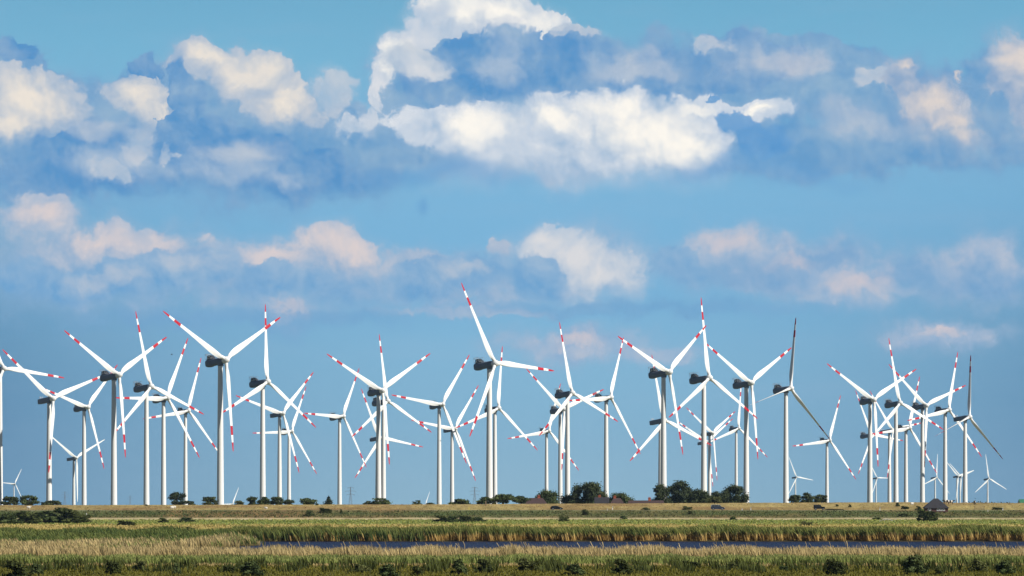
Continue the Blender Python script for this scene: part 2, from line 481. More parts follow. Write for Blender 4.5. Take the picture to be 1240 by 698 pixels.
# dry reeds where the channel ends on the left
n = 42000
d = 742 + 345 * rng.random(n)
x = frame_x(-250, 345, d, n)
px_ = 620 + x / d * F
keep = (x < shore_left(d) + rng.normal(0, 1.0, n)) & (d < 930 + 150 * np.clip((px_ - 150) / 130, 0, 1) + 40 * wob(x, 20, 77))
x, d = x[keep], d[keep]
gap = (wob(x, 9, 51) + wob(d, 30, 52) + 0.8 * wob(x + d, 13, 53)) > 0.5
xg, dg = x[gap], d[gap]
blades('green_reed_patches', xg, dg, rng.uniform(.7, 1.35, len(xg)), rng.uniform(.08, .2, len(xg)), -0.2, M['reed_green'], 'green patches growing among the pale dry reeds at the left')
x, d = x[~gap], d[~gap]
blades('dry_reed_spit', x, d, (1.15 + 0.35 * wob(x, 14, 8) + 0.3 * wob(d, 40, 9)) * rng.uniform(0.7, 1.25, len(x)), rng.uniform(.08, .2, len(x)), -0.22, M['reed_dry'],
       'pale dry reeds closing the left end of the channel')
# near bank
n = 46000
d = 690 + 45 * rng.random(n)
x = frame_x(-180, 1420, d, n)
keep = rng.random(n) < 0.75 + 0.5 * wob(x, 7, 33)
x, d = x[keep], d[keep]; n = len(x)
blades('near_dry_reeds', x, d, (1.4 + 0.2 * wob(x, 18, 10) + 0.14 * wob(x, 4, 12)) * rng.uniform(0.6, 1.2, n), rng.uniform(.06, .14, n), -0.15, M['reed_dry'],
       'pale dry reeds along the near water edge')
n = 260
d = 715 + 20 * rng.random(n)
x = frame_x(-180, 1420, d, n)
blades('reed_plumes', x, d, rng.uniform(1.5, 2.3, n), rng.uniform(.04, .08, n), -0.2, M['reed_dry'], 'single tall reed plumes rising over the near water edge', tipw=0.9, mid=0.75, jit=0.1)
n = 60000
d = 641 + 54 * rng.random(n)
x = frame_x(-180, 1420, d, n)
d = d + 7 * wob(x, 26, 31) + 3 * wob(x, 6, 32)
blades('near_green_reeds', x, d, (0.78 + 0.16 * wob(x, 12, 13)) * rng.uniform(0.55, 1.2, n), rng.uniform(.06, .17, n), -0.12, M['reed_green'],
       'green marsh plants in a belt in front of the dry reeds')
n = 30000
d = 540 + 96 * rng.random(n)
x = frame_x(-180, 1420, d, n)
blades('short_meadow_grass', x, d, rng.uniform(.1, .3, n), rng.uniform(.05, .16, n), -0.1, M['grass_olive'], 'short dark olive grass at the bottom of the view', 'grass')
n = 26000
d = 566 + 74 * rng.random(n)
x = frame_x(-180, 1420, d, n)
keep = (wob(x, 7, 41) + 0.8 * wob(x + 3 * d, 5, 42) + 0.6 * wob(d, 22, 43)) > 0.55
x, d = x[keep], d[keep]
blades('rough_weeds', x, d, rng.uniform(.3, 1.15, len(x)), rng.uniform(.07, .2, len(x)), -0.1, M['weeds'], 'irregular dark green weeds standing in the foreground meadow', 'weeds')
n = 12000
d = 628 + 16 * rng.random(n)
x = frame_x(-180, 1420, d, n)
blades('dry_grass_edge', x, d, rng.uniform(.12, .42, n), rng.uniform(.04, .1, n), -0.1, M['reed_dry'], 'thin strip of dry grass before the green marsh plants', 'grass')
# field
n = 26000
d = 1135 + 460 * rng.random(n)
x = frame_x(-150, 1400, d, n)
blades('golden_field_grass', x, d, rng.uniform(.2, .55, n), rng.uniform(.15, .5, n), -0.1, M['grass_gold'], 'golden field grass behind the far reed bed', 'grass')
n = 20000
d = 1560 + 310 * rng.random(n)
x = frame_x(-150, 1400, d, n)
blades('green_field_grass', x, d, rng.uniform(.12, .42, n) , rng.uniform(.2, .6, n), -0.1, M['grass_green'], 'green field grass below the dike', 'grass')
n = 12000
d = 1949 + 23 * rng.random(n)
x = frame_x(-150, 1400, d, n)
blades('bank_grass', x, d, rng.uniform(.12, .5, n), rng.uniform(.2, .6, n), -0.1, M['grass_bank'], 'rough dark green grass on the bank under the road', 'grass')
n = 9000
d = 1991 + 52 * rng.random(n)
x = frame_x(-150, 1400, d, n)
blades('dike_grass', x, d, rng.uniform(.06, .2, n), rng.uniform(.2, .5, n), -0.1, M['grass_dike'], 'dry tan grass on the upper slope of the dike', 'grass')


# ------------------------------------------------------------------ trees and shrubs
def leaf_cloud(blobs, n, size, seed, shell=0.55):
    """small random leaf quads through ellipsoidal clumps; returns verts, hgt, rnd"""
    r = np.random.default_rng(seed)
    vol = np.array([b[3] * b[4] * b[5] for b in blobs]) ** 0.67
    pick = r.choice(len(blobs), n, p=vol / vol.sum())
    B = np.array(blobs)[pick]
    dirs = r.normal(size=(n, 3)); dirs /= np.linalg.norm(dirs, axis=1)[:, None]
    rad = (shell + (1 - shell) * r.random(n)) * (1 + 0.24 * r.normal(size=n))
    c = B[:, :3] + dirs * rad[:, None] * B[:, 3:6]
    a = r.normal(size=(n, 3)) * 0.75 + dirs * 0.9
    a /= np.linalg.norm(a, axis=1)[:, None]
    t = np.cross(a, r.normal(size=(n, 3))); t /= np.linalg.norm(t, axis=1)[:, None]
    b = np.cross(a, t)
    s = size * r.uniform(0.5, 1.3, n)[:, None]
    V = np.stack([c - t * s, c - b * s * 0.55, c + t * s, c + b * s * 0.55], 1)
    crnd = np.random.default_rng(seed + 1).random(len(blobs))
    rv = 0.5 * crnd[pick] + 0.5 * r.random(n)
    return V, rv


def leaf_mesh(name, V, rv, mat, extra=None, emat=None):
    n = len(V)
    v = V.reshape(-1, 3); ev = np.zeros((0, 3)); ef = []
    if extra is not None:
        ev = np.array(extra.v); ef = extra.f
    me = bpy.data.meshes.new(name)
    faces = (np.arange(n * 4).reshape(n, 4)).tolist() + [tuple(i + n * 4 for i in f) for f in ef]
    me.from_pydata(np.concatenate([v, ev]).tolist(), [], faces)
    me.materials.append(mat)
    if emat is not None:
        me.materials.append(emat)
        me.polygons.foreach_set('material_index', [0] * n + [1] * len(ef))
    hh = me.attributes.new('hgt', 'FLOAT', 'POINT')
    z = np.concatenate([v, ev])[:, 2]
    hh.data.foreach_set('value', ((z - z.min()) / (np.ptp(z) + 1e-6)).astype(np.float32))
    rr = me.attributes.new('rnd', 'FLOAT', 'POINT')
    rr.data.foreach_set('value', np.concatenate([np.repeat(rv, 4), np.zeros(len(ev))]).astype(np.float32))
    return me


def foliage(name, a, b):
    return veg(name, [(0, a), (1, a)], [(0, b), (1, b)], pscale=0.35, transl=0.15)


M['leaf_dark'] = foliage('leaf_dark', (.024, .036, .016), (.095, .115, .045))
M['leaf_mid'] = foliage('leaf_mid', (.032, .05, .018), (.12, .15, .05))
M['leaf_olive'] = foliage('leaf_olive', (.05, .062, .018), (.14, .15, .05))
M['leaf_pine'] = foliage('leaf_pine', (.018, .028, .016), (.07, .09, .04))
M['leaf_black'] = foliage('leaf_blackish', (.022, .03, .009), (.085, .10, .026))


def make_tree(label, px, ytop, w, d, mat, group, seed, kind='round', n=2200, cat='tree', leaf=0.42, name='broadleaf_tree', low=0.12, z0=None):
    r = random.Random(seed)
    x = wx(px, d); z0 = float(tz(x, d)) if z0 is None else z0
    H = wz(ytop, d) - z0; W = w / F * d
    root = empty(name, (x, d, z0))
    tag(root, label, cat, group)
    t = MB()
    t.tube((0, 0, -0.3), (0.1, 0, H * 0.35), W * 0.035 + 0.12, W * 0.022 + 0.09, 9)
    t.tube((0.1, 0, H * 0.35), (0.0, 0.1, H * 0.8), W * 0.022 + 0.09, 0.05, 8)
    blobs = []
    if kind == 'cone':
        for k in range(9):
            q = k / 8
            blobs.append((r.uniform(-.1, .1), r.uniform(-.1, .1), H * (0.15 + 0.78 * q), W * 0.5 * (1.02 - q) + .12, W * 0.5 * (1.02 - q) + .12, H * 0.10))
    else:
        m = 20 if kind == 'round' else 32
        for k in range(m):
            a = r.uniform(0, 2 * math.pi); q = math.sqrt(r.random())
            hz = r.uniform(low, 0.88)
            prof = math.sqrt(max(0.03, 1 - (max(0, hz - 0.45) / 0.55) ** 2)) * (0.8 + 0.2 * min(1, hz / 0.3))
            rr = W * 0.5 * prof * q * 0.86
            s = W * (r.uniform(0.14, 0.23) if kind == 'round' else r.uniform(0.10, 0.17))
            bx, by, bz = rr * math.cos(a), rr * math.sin(a) * 0.8, H * hz
            blobs.append((bx, by, bz, s, s, min(s * 0.8, H * 0.17)))
            if k % 3 == 0:
                t.tube((0.05, 0, H * min(0.6, 0.2 + hz * 0.35)), (bx, by, bz), W * 0.012 + 0.05, 0.03, 6)
        blobs.append((0, 0, H * 0.9, W * 0.2, W * 0.2, H * 0.1))
    link('trunk', t.mesh('trunk', M['bark']), root)
    V, rv = leaf_cloud(blobs, n, leaf, seed + 100, 0.35)
    link('crown', leaf_mesh('crown', V, rv, mat), root)
    return root


def shrub_mesh(seed, mat, n=700, leaf=0.2, flat=0.9, nb=14):
    """unit shrub: 1 wide, 1 high"""
    r = random.Random(seed)
    st = MB(); blobs = []
    for k in range(nb):
        a = r.uniform(0, 2 * math.pi); q = math.sqrt(r.random()) * 0.34
        hz = r.uniform(0.2, 0.84) * (1.05 - q * 1.0)
        s = r.uniform(0.13, 0.22)
        p = (q * math.cos(a), q * math.sin(a), hz)
        blobs.append((*p, s, s, s * flat))
        st.tube((q * .2 * math.cos(a), q * .2 * math.sin(a), -0.05), p, 0.014, 0.006, 5)
    for k in range(5):
        a = r.uniform(0, 2 * math.pi)
        blobs.append((0.36 * math.cos(a), 0.36 * math.sin(a), 0.13, 0.13, 0.13, 0.12))
    V, rv = leaf_cloud(blobs, n, leaf * 0.33, seed + 5, 0.3)
    return leaf_mesh('shrub', V, rv, mat, st, M['bark'])


SH = {k: [shrub_mesh(40 + i * 7 + j, M[m], n=nn) for i in range(3)] for j, (k, m, nn) in
      enumerate((('dark', 'leaf_black', 2200), ('mid', 'leaf_mid', 2200), ('olive', 'leaf_olive', 1600)))}
nsh = [0]


def ground_d(px, py, lo=500, hi=2042):
    """distance at which the ground shows at this picture point"""
    ds = np.linspace(lo, hi, 1600)
    y = HZ - (tz(wx(px, ds), ds) - CAMZ) * F / ds
    vis = np.where(y <= py)[0]
    return float(ds[vis[0]]) if len(vis) else hi


def shrub(px, pyb, w, h, kind, label, group, d=None, dlo=500, dhi=2042):
    d = ground_d(px, pyb, dlo, dhi) if d is None else d
    x = wx(px, d)
    o = link('shrub', SH[kind][nsh[0] % 3])
    nsh[0] += 1
    o.location = (x, d, float(tz(x, d)) - 0.03)
    w *= 1 + 0.22 * math.sin(px * 1.7); h *= 1 + 0.2 * math.sin(px * 2.3)
    W = w / F * d * 1.05; Hh = h / F * d * 1.2
    o.scale = (W, max(W * 0.7, min(W, 3.0)), Hh)
    o.rotation_euler = (0, 0, 0)
    tag(o, label, 'shrub', group)
    return o


TG = 'trees behind the dike'
for k, (px, yt, w, mat, kd, lab, nm) in enumerate([
    (12, 602, 21, 'leaf_dark', 'round', 'low dark dome-shaped tree at the left edge beside the first tower', 'broadleaf_tree'),
    (35, 600, 23, 'leaf_mid', 'round', 'rounded green tree right of the low dark dome at the left edge', 'broadleaf_tree'),
    (62, 606.5, 24, 'leaf_dark', 'round', 'low wide dark bush-like tree at the foot of the half-shaded tower', 'broadleaf_tree'),
    (214, 596.5, 23, 'leaf_pine', 'round', 'dark full tree standing left of the eighth tower with a small bush beside it', 'broadleaf_tree'),
    (231, 607, 14, 'leaf_dark', 'round', 'small low bush-like tree tucked against the dark full tree', 'broadleaf_tree'),
    (254, 602, 18, 'leaf_dark', 'round', 'small dark tree just left of the tall turbine with two raised blades', 'broadleaf_tree'),
    (290, 606.5, 14, 'leaf_olive', 'round', 'small olive tree right of the tall turbine with two raised blades', 'broadleaf_tree'),
    (306, 602, 17, 'leaf_dark', 'round', 'dark tree at the left foot of the turbine with one blade straight up', 'broadleaf_tree'),
    (320, 601.5, 18, 'leaf_mid', 'round', 'dark green tree right in front of the tower with one blade straight up', 'broadleaf_tree'),
    (335, 602, 18, 'leaf_dark', 'round', 'dark tree at the foot of the flat-nacelle turbine in the left group', 'broadleaf_tree'),
    (350, 605, 15, 'leaf_dark', 'round', 'low dark tree at the right end of the left tree row', 'broadleaf_tree'),
    (372, 603.5, 22, 'leaf_mid', 'round', 'lone rounded tree between the left tree row and the small conifer', 'broadleaf_tree'),
    (398, 600, 13, 'leaf_pine', 'cone', 'small pointed dark conifer alone on the dike line', 'conifer_tree'),
    (447, 607, 14, 'leaf_dark', 'round', 'tiny low bush-like tree left of the paired towers', 'broadleaf_tree'),
    (462, 603.5, 30, 'leaf_mid', 'round', 'low rounded green tree hiding the feet of the paired towers', 'broadleaf_tree'),
    (506, 606, 16, 'leaf_dark', 'round', 'faint low bluish tree between the paired towers and the next single tower', 'broadleaf_tree'),
    (521, 609, 14, 'leaf_dark', 'round', 'very low bush right of the faint bluish tree', 'broadleaf_tree'),
    (555, 604.5, 24, 'leaf_mid', 'round', 'low rounded tree in front of the short flat-nacelle tower', 'broadleaf_tree'),
    (587, 602, 20, 'leaf_mid', 'round', 'green tree at the left foot of the tallest central turbine', 'broadleaf_tree'),
    (609, 599, 32, 'leaf_mid', 'round', 'wide green tree at the right foot of the tallest central turbine', 'broadleaf_tree'),
    (631, 601, 22, 'leaf_mid', 'round', 'green tree left of the brown roofed farmhouse', 'broadleaf_tree'),
    (661, 594.5, 34, 'leaf_mid', 'round', 'tree rising behind the right end of the brown roofed farmhouse', 'broadleaf_tree'),
    (712, 585, 50, 'leaf_dark', 'wide', 'largest spreading dark tree in the middle group, between two towers', 'broadleaf_tree'),
    (694, 600, 36, 'leaf_mid', 'round', 'low broad green tree in front of the largest spreading tree', 'broadleaf_tree'),
    (751, 597, 31, 'leaf_mid', 'round', 'rounded tree behind the small gabled house, right of the largest spreading tree', 'broadleaf_tree'),
    (799, 586, 32, 'leaf_dark', 'wide', 'tall dark tree at the right end of the long low roof', 'broadleaf_tree'),
    (823, 582, 42, 'leaf_pine', 'wide', 'tallest dark tree of the right group, beside the long-roof house trees', 'broadleaf_tree'),
    (846, 592, 36, 'leaf_dark', 'wide', 'lower dark tree sloping down right of the tallest tree of the right group', 'broadleaf_tree'),
    (866, 595.5, 28, 'leaf_pine', 'round', 'small dark tree between the two towers of the right group', 'broadleaf_tree'),
    (867, 602, 18, 'leaf_olive', 'round', 'pale olive low tree in front of the dark trees above the silver van', 'broadleaf_tree'),
    (888, 587, 38, 'leaf_dark', 'wide', 'broad dark tree at the right end of the right group, beside a tower', 'broadleaf_tree'),
    (963, 599.5, 18, 'leaf_dark', 'wide', 'left tree of the lone windswept clump by the dark-bladed turbine', 'broadleaf_tree'),
    (977, 597, 20, 'leaf_dark', 'wide', 'middle tree of the lone windswept clump by the dark-bladed turbine', 'broadleaf_tree'),
    (993, 599, 18, 'leaf_dark', 'wide', 'right tree of the lone windswept clump by the dark-bladed turbine', 'broadleaf_tree'),
]):
    big_t = yt < 600.5 and px > 640 and px < 930
    dd = 2096 + (k * 37 % 9) * 5 if big_t else 2043.5 + (k * 37 % 9) * 0.5
    make_tree(lab, px, yt, w, dd, M[mat], TG, 300 + k, kd, n=int((7000 if big_t else 2600) * (w / 26) ** 1.3), name=nm, leaf=0.34 if w > 16 else 0.24, low=0.42 if big_t else 0.14)


def far_hedge(px0, px1, yt, d, label, seed):
    r = random.Random(seed)
    blobs = []
    x0, x1 = wx(px0, d), wx(px1, d)
    H = wz(yt, d) - 0.5
    L_ = x1 - x0
    k = int(L_ / (H * 0.5)) + 2
    for i in range(k):
        q = i / (k - 1) - 0.5
        hh = H * r.uniform(0.55, 0.95)
        blobs.append((q * L_, r.uniform(-2, 2), hh * 0.5, H * 0.5, H * 0.5, hh * 0.5))
    V, rv = leaf_cloud(blobs, 900 + int(L_ * 10), 0.8, seed)
    o = link('hedge', leaf_mesh('hedge', V, rv, M['leaf_dark']))
    o.location = ((x0 + x1) / 2, d, 0.5)
    tag(o, label, 'hedge', 'far hedges behind the dike')


far_hedge(1157, 1184, 606.8, 2700, 'low far hedge just right of the dark-roofed house, under the overlapping far turbines', 1)
far_hedge(1182, 1217, 605.0, 2650, 'taller far hedge under the rightmost small far turbine', 2)
far_hedge(1212, 1236, 607.4, 2700, 'thin low far hedge near the right edge before the green roof', 3)
far_hedge(930, 946, 606.4, 3200, 'faint far hedge left of the dark-bladed turbine tower', 4)

# shrubs on the bank, the fields and the foreground
G1, G2, G3 = 'shrubs on the dike bank', 'shrubs in the field', 'dark shrubs in the foreground meadow'
for px, py, w, h, k, lab in [
    (10, 635,44, 18.0, 'mid', 'leftmost big shrub of the hedge under the dike, cut by the left edge'),
    (35, 634.5,42, 19.0, 'dark', 'second big dark shrub of the hedge under the dike at the left'),
    (57, 634,38, 17.0, 'mid', 'middle shrub of the hedge under the dike at the left'),
    (78, 634,40, 18.0, 'dark', 'fourth dark shrub of the hedge under the dike at the left'),
    (98, 633.5,30, 16.0, 'olive', 'rightmost lower shrub ending the hedge under the dike'),
]: shrub(px, py, w, h, k, lab, G1, dlo=1300, dhi=1946)
for px, py, w, h, k, lab in [
    (152.5, 637, 19, 9, 'dark', 'dark flat shrub in the field just right of the left hedge'),
    (197, 633.5, 12, 5, 'dark', 'tiny dark shrub on the pale track left of the broad bank shrub'),
    (226, 632.5, 20, 8, 'mid', 'broad low shrub on the pale track, left third of the picture'),
    (229, 643, 18, 6, 'olive', 'olive shrub in the yellow field below the broad low shrub'),
    (534, 632.5, 24, 7, 'dark', 'left end of the row of four flat shrubs on the pale track near the centre'),
    (549, 632.8, 24, 9, 'mid', 'second from the left in the row of four flat shrubs near the centre'),
    (564, 632.6, 24, 9, 'dark', 'third from the left in the row of four flat shrubs near the centre'),
    (578, 632.0, 20, 7, 'mid', 'right end of the row of four flat shrubs on the pale track near the centre'),
    (683, 632, 20, 8, 'olive', 'spiky thin shrub on the pale track below the black car'),
    (755, 629.5, 9, 4, 'mid', 'tiny green shrub on the pale track between car and silver van'),
    (888, 630.5, 8, 5, 'mid', 'tiny green shrub on the pale track below the silver van'),
    (977, 637, 15, 7, 'olive', 'low green shrub in the field below the dark off-road car'),
    (1123, 631.5, 33, 15, 'dark', 'large round dark shrub in front of the dark-roofed house'),
    (1062, 629.5, 12, 4, 'mid', 'flat shrub left of the bleached branch in the field'),
]: shrub(px, py, w, h, k, lab, G2, dlo=1130, dhi=1946)
for px, py, w, h, k, lab in [
    (375, 625.5, 13, 7, 'mid', 'rounded shrub low on the bank left of the centre-left dark shrub'),
    (394, 621.5, 19, 6, 'dark', 'dark wide shrub at the road edge below the small conifer'),
    (413, 622, 5, 4, 'dark', 'tiny dark shrub right of the wide shrub below the small conifer'),
    (709.5, 624, 11, 9, 'dark', 'round dark bush on the bank right of the black car'),
    (836, 623, 5, 5, 'dark', 'tiny dark bush on the bank below the twiggy brown bush'),
    (1095, 626, 14, 6, 'mid', 'small low shrub on the bank left of the large round dark shrub'),
]: shrub(px, py, w, h, k, lab, G1, dlo=1948, dhi=1977)
for px, py, w, h, k, lab in [
    (832.5, 617.6, 12, 6, 'olive', 'brownish twiggy bush above the road left of the silver van'),
    (782, 617.8, 14, 2.5, 'mid', 'flat strip of weeds at the road edge under the long roof'),
    (1029, 614.5, 4, 4, 'dark', 'tiny dark bush on the dike slope right of the off-road car'),
    (1014, 613.5, 4, 2.5, 'dark', 'speck of a bush on the dike slope nearest the off-road car'),
    (1096, 617, 11, 4, 'dark', 'dark bush on the dike slope left of the dark-roofed house'),
    (1112, 617.8, 11, 4, 'dark', 'dark bush touching the left wall of the dark-roofed house'),
    (1087, 613.5, 5, 6, 'mid', 'small upright bush on the dike slope between two right towers'),
    (1208, 617.5, 18, 3, 'dark', 'flat dark bush at the road by the right edge posts'),
    (177, 612.8, 5, 2.2, 'dark', 'tiny dark tuft on the dike crest at the foot of the sixth tower'),
    (384, 612, 6, 3, 'dark', 'dark tuft on the dike crest left of the small conifer'),
    (1010, 617.8, 20, 2.0, 'dark', 'flat weeds at the road edge right of the off-road car'),
]: shrub(px, py, w, h, k, lab, 'bushes on the upper dike slope', dlo=1990, dhi=2040)
fg = [
    (18, 706, 46, 26, 'widest foreground shrub in the bottom left corner'), (44, 697, 22, 14, 'foreground shrub leaning right of the bottom left corner shrub'),
    (137, 696, 18, 17, 'dark foreground shrub third from the left'), (170, 692, 20, 12, 'foreground shrub below the left green belt, fourth from the left'),
    (214, 696, 14, 13, 'narrow foreground shrub fifth from the left'), (278, 694, 16, 13, 'small foreground shrub left of the pair below the water end'),
    (304, 698, 26, 17, 'bigger foreground shrub of the pair below the left end of the water'), (355, 693, 14, 9, 'small foreground shrub right of the pair below the water end'),
    (436, 694, 32, 12, 'wide foreground shrub below the paired towers'), (470, 699, 22, 17, 'foreground shrub right of the wide one below the paired towers'),
    (507, 697, 16, 14, 'foreground shrub below the single tower left of centre'), (556, 696, 20, 19, 'upright foreground shrub below the row of four flat field shrubs'),
    (585, 694, 20, 13, 'dark foreground shrub below the tallest central turbine'), (640, 692, 26, 14, 'foreground shrub below the brown roofed farmhouse'),
    (696, 697, 24, 17, 'foreground shrub below the largest spreading tree'), (752, 696, 26, 14, 'wide dark foreground shrub below the small gabled house'),
    (778, 692, 14, 9, 'small foreground shrub beside the wide one below the gabled house'), (836, 688, 22, 10, 'foreground shrub set back in the green belt below the tall trees'),
    (884, 690, 18, 11, 'foreground shrub below the silver van'), (950, 692, 18, 9, 'low foreground shrub below the feathered dark-bladed turbine'),
    (1012, 697, 32, 21, 'big dark foreground shrub below the dark off-road car'), (1107, 696, 34, 22, 'biggest dark rounded foreground shrub right of centre'),
    (1138, 697, 16, 12, 'small foreground shrub at the right side of the biggest rounded one'), (1184, 693, 22, 14, 'foreground shrub below the right bank, second from the right edge'),
    (1217, 696, 22, 19, 'dark foreground shrub nearest the right edge')]
for i, (px, py, w, h, lab) in enumerate(fg):
    shrub(px, py, w, h, ('dark', 'mid', 'dark', 'olive', 'mid')[i % 5], lab, G3)


# ------------------------------------------------------------------ wind turbines
RB = 63.0


def foil(chord, thick, z, pitch):
    pts = []
    for (u, s) in ((0, 0), (.04, .42), (.15, .8), (.32, 1), (.55, .78), (.8, .36), (1, .03), (.8, -.22), (.55, -.5), (.32, -.72), (.15, -.62), (.04, -.35)):
        y = (0.3 - u) * chord
        x = -s * thick * 0.5
        c, sn = math.cos(-pitch), math.sin(-pitch)
        pts.append((x * c - y * sn, x * sn + y * c, z))
    return pts


def circ(r, z, n=12):
    pts = []
    us = (0, .04, .15, .32, .55, .8, 1, .8, .55, .32, .15, .04)
    for i in range(n):
        a = math.pi / 2 + 2 * math.pi * i / n
        pts.append((r * math.cos(a), r * math.sin(a), z))
    return pts


def blade_mesh(name, red):
    st = [(.024, 0), (.05, 0), (.085, 1), (.13, 1), (.19, 1), (.25, 1), (.33, 1), (.45, 1), (.6, 1), (.72, 1), (.82, 1), (.90, 1), (.97, 1), (.992, 1), (1.0, 1)]
    ch = [2.6, 2.6, 3.0, 3.8, 4.3, 4.2, 3.7, 3.05, 2.5, 2.15, 1.85, 1.5, 1.05, .7, .25]
    th = [2.9, 2.9, 2.4, 2.0, 1.5, 1.2, .95, .7, .52, .4, .33, .24, .16, .1, .05]
    rings = []
    for (r, k), c, t in zip(st, ch, th):
        pit = R(13) * max(0, 1 - r / 0.8) ** 1.4
        rings.append(foil(c, t, r * RB, pit) if k else circ(c / 2, r * RB))
    mis = [0] * (len(st) - 1)
    if red:
        for i in range(len(mis)):
            a = st[i][0]
            if abs(a - .72) < .001 or a >= .899: mis[i] = 1
    return MB().loft(rings, mis).mesh(name, [M['blade'] if red else M['oldwhite'], M['red']], True, 60)


BLADE = blade_mesh('blade', True)
BLADE_PLAIN = blade_mesh('plain_blade', False)


def ring(x, wy, hz, zc=0.0, n=20, p=3.2):
    out = []
    for i in range(n):
        a = 2 * math.pi * i / n
        c, s = math.cos(a), math.sin(a)
        out.append((x, wy / 2 * math.copysign(abs(c) ** (2 / p), c), zc + hz / 2 * math.copysign(abs(s) ** (2 / p), s)))
    return out


def tower_mesh(mat):
    rings = []
    for k in range(9):
        q = k / 8
        r = 2.5 + (1.62 - 2.5) * q
        rings.append([(r * math.cos(2 * math.pi * i / 32), r * math.sin(2 * math.pi * i / 32), q) for i in range(32)])
    m = MB().loft(rings)
    m.box((2.5, 0, 0.012), (0.15, 1.1, 0.024))
    return m.mesh('tower', mat)


TOWER, TOWER_OLD = tower_mesh(M['white']), tower_mesh(M['oldwhite'])


def spinner(mat):
    prof = [(-2.3, 1.9), (-2.0, 2.15), (-0.8, 2.45), (0.6, 2.4), (1.7, 1.95), (2.5, 1.25), (2.9, 0.55), (3.02, 0.08)]
    rings = [[(x, r * math.cos(2 * math.pi * i / 20), r * math.sin(2 * math.pi * i / 20)) for i in range(20)] for x, r in prof]
    return MB().loft(rings).mesh('hub', mat)


HUB, HUB_OLD = spinner(M['blade']), spinner(M['oldwhite'])
# round-backed nacelle
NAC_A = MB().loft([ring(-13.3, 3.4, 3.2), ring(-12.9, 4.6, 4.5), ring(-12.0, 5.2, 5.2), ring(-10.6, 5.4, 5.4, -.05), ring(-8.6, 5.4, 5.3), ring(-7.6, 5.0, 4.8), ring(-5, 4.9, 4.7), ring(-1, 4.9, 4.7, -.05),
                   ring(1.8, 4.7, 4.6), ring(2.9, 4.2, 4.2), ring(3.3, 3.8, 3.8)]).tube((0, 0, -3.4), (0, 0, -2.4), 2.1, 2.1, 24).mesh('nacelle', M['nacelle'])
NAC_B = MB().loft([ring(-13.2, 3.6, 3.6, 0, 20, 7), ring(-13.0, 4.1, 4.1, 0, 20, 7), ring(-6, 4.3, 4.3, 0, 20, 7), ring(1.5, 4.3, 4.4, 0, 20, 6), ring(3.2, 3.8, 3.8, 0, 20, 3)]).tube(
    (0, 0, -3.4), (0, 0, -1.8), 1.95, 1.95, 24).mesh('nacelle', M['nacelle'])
# cooler block with sloped front on the rear roof
COOL = MB().prism([(-11.6, 2.3), (-5.6, 2.2), (-7.4, 4.6), (-8.3, 5.3), (-10.6, 5.3), (-11.4, 4.6)], -1.5, 1.5).mesh('cooler', M['dark'])
rl = MB()
for s in (-1, 1):
    y = 2.55 * s
    rl.tube((-11.8, y, 5.7), (-4.6, y, 2.7), 0.14, n=6)
    rl.tube((-11.8, y, 2.8), (-11.8, y, 6.2), 0.1, n=6)
    rl.tube((-9.4, y, 3.0), (-9.4, y, 6.3), 0.1, n=6)
    rl.tube((-7.2, y, 3.0), (-7.2, y, 6.0), 0.1, n=6)
    rl.tube((-11.8, y, 6.2), (-7.2, y, 6.2), 0.1, n=6)
rl.tube((-11.8, -2.55, 6.2), (-11.8, 2.55, 6.2), 0.1, n=6).box((-9.3, 0, 2.92), (5.4, 5.2, 0.18))
RAIL = rl.mesh('hoist_platform', M['rail'])
mast = MB()
for y in (-1.0, 0.3, 1.2):
    mast.tube((-11.8 + abs(y), y, 2.0), (-11.8 + abs(y), y, 3.2), 0.12, n=6).tube((-11.8 + abs(y), y, 3.2), (-11.8 + abs(y), y, 3.9), 0.5, 0.42, 8)
MAST = mast.mesh('beacon_mast', M['rail'])
OVER, TILT = 5.6, R(7.5)


def place_turbine(tx, hub_y, Rpx, phase, yaw, style, label, feather=0.0, small=1.0, sink=0.0, group=None):
    """one turbine: root at the tower's foot; parts: tower, nacelle (> cooler, hoist platform or beacon mast), hub, three blades"""
    D = RB * small * F / Rpx
    x = wx(tx, D)
    hubz = wz(hub_y, D)
    root = empty('wind_turbine', (x, D, 0.5 - sink), -R(yaw))
    root.scale = (small,) * 3
    tag(root, label, 'wind turbine', group or 'red and white banded turbines of the wind farm')
    H = (hubz - 0.5 + sink) / small - OVER * math.sin(TILT)
    link('tower', TOWER if small == 1 else TOWER_OLD, root, Matrix.Diagonal((1, 1, H - 2.2, 1)))
    fr = Matrix.Translation((0, 0, H)) @ Matrix.Rotation(-TILT, 4, 'Y')
    nac = link('nacelle', NAC_A if style == 'A' else NAC_B, root, fr)
    if style == 'A':
        link('cooler', COOL, nac); link('hoist_platform', RAIL, nac)
    elif small == 1:
        link('beacon_mast', MAST, nac)
    link('hub', HUB if small == 1 else HUB_OLD, root, fr @ Matrix.Translation((OVER, 0, 0)) @ Matrix.Rotation(-R(phase), 4, 'X'))
    for q in (0, 120, 240):
        m = fr @ Matrix.Translation((OVER, 0, 0)) @ Matrix.Rotation(-R(phase + q), 4, 'X') @ Matrix.Rotation(-R(feather), 4, 'Z')
        link('blade', BLADE if small == 1 else BLADE_PLAIN, root, m)
    return root


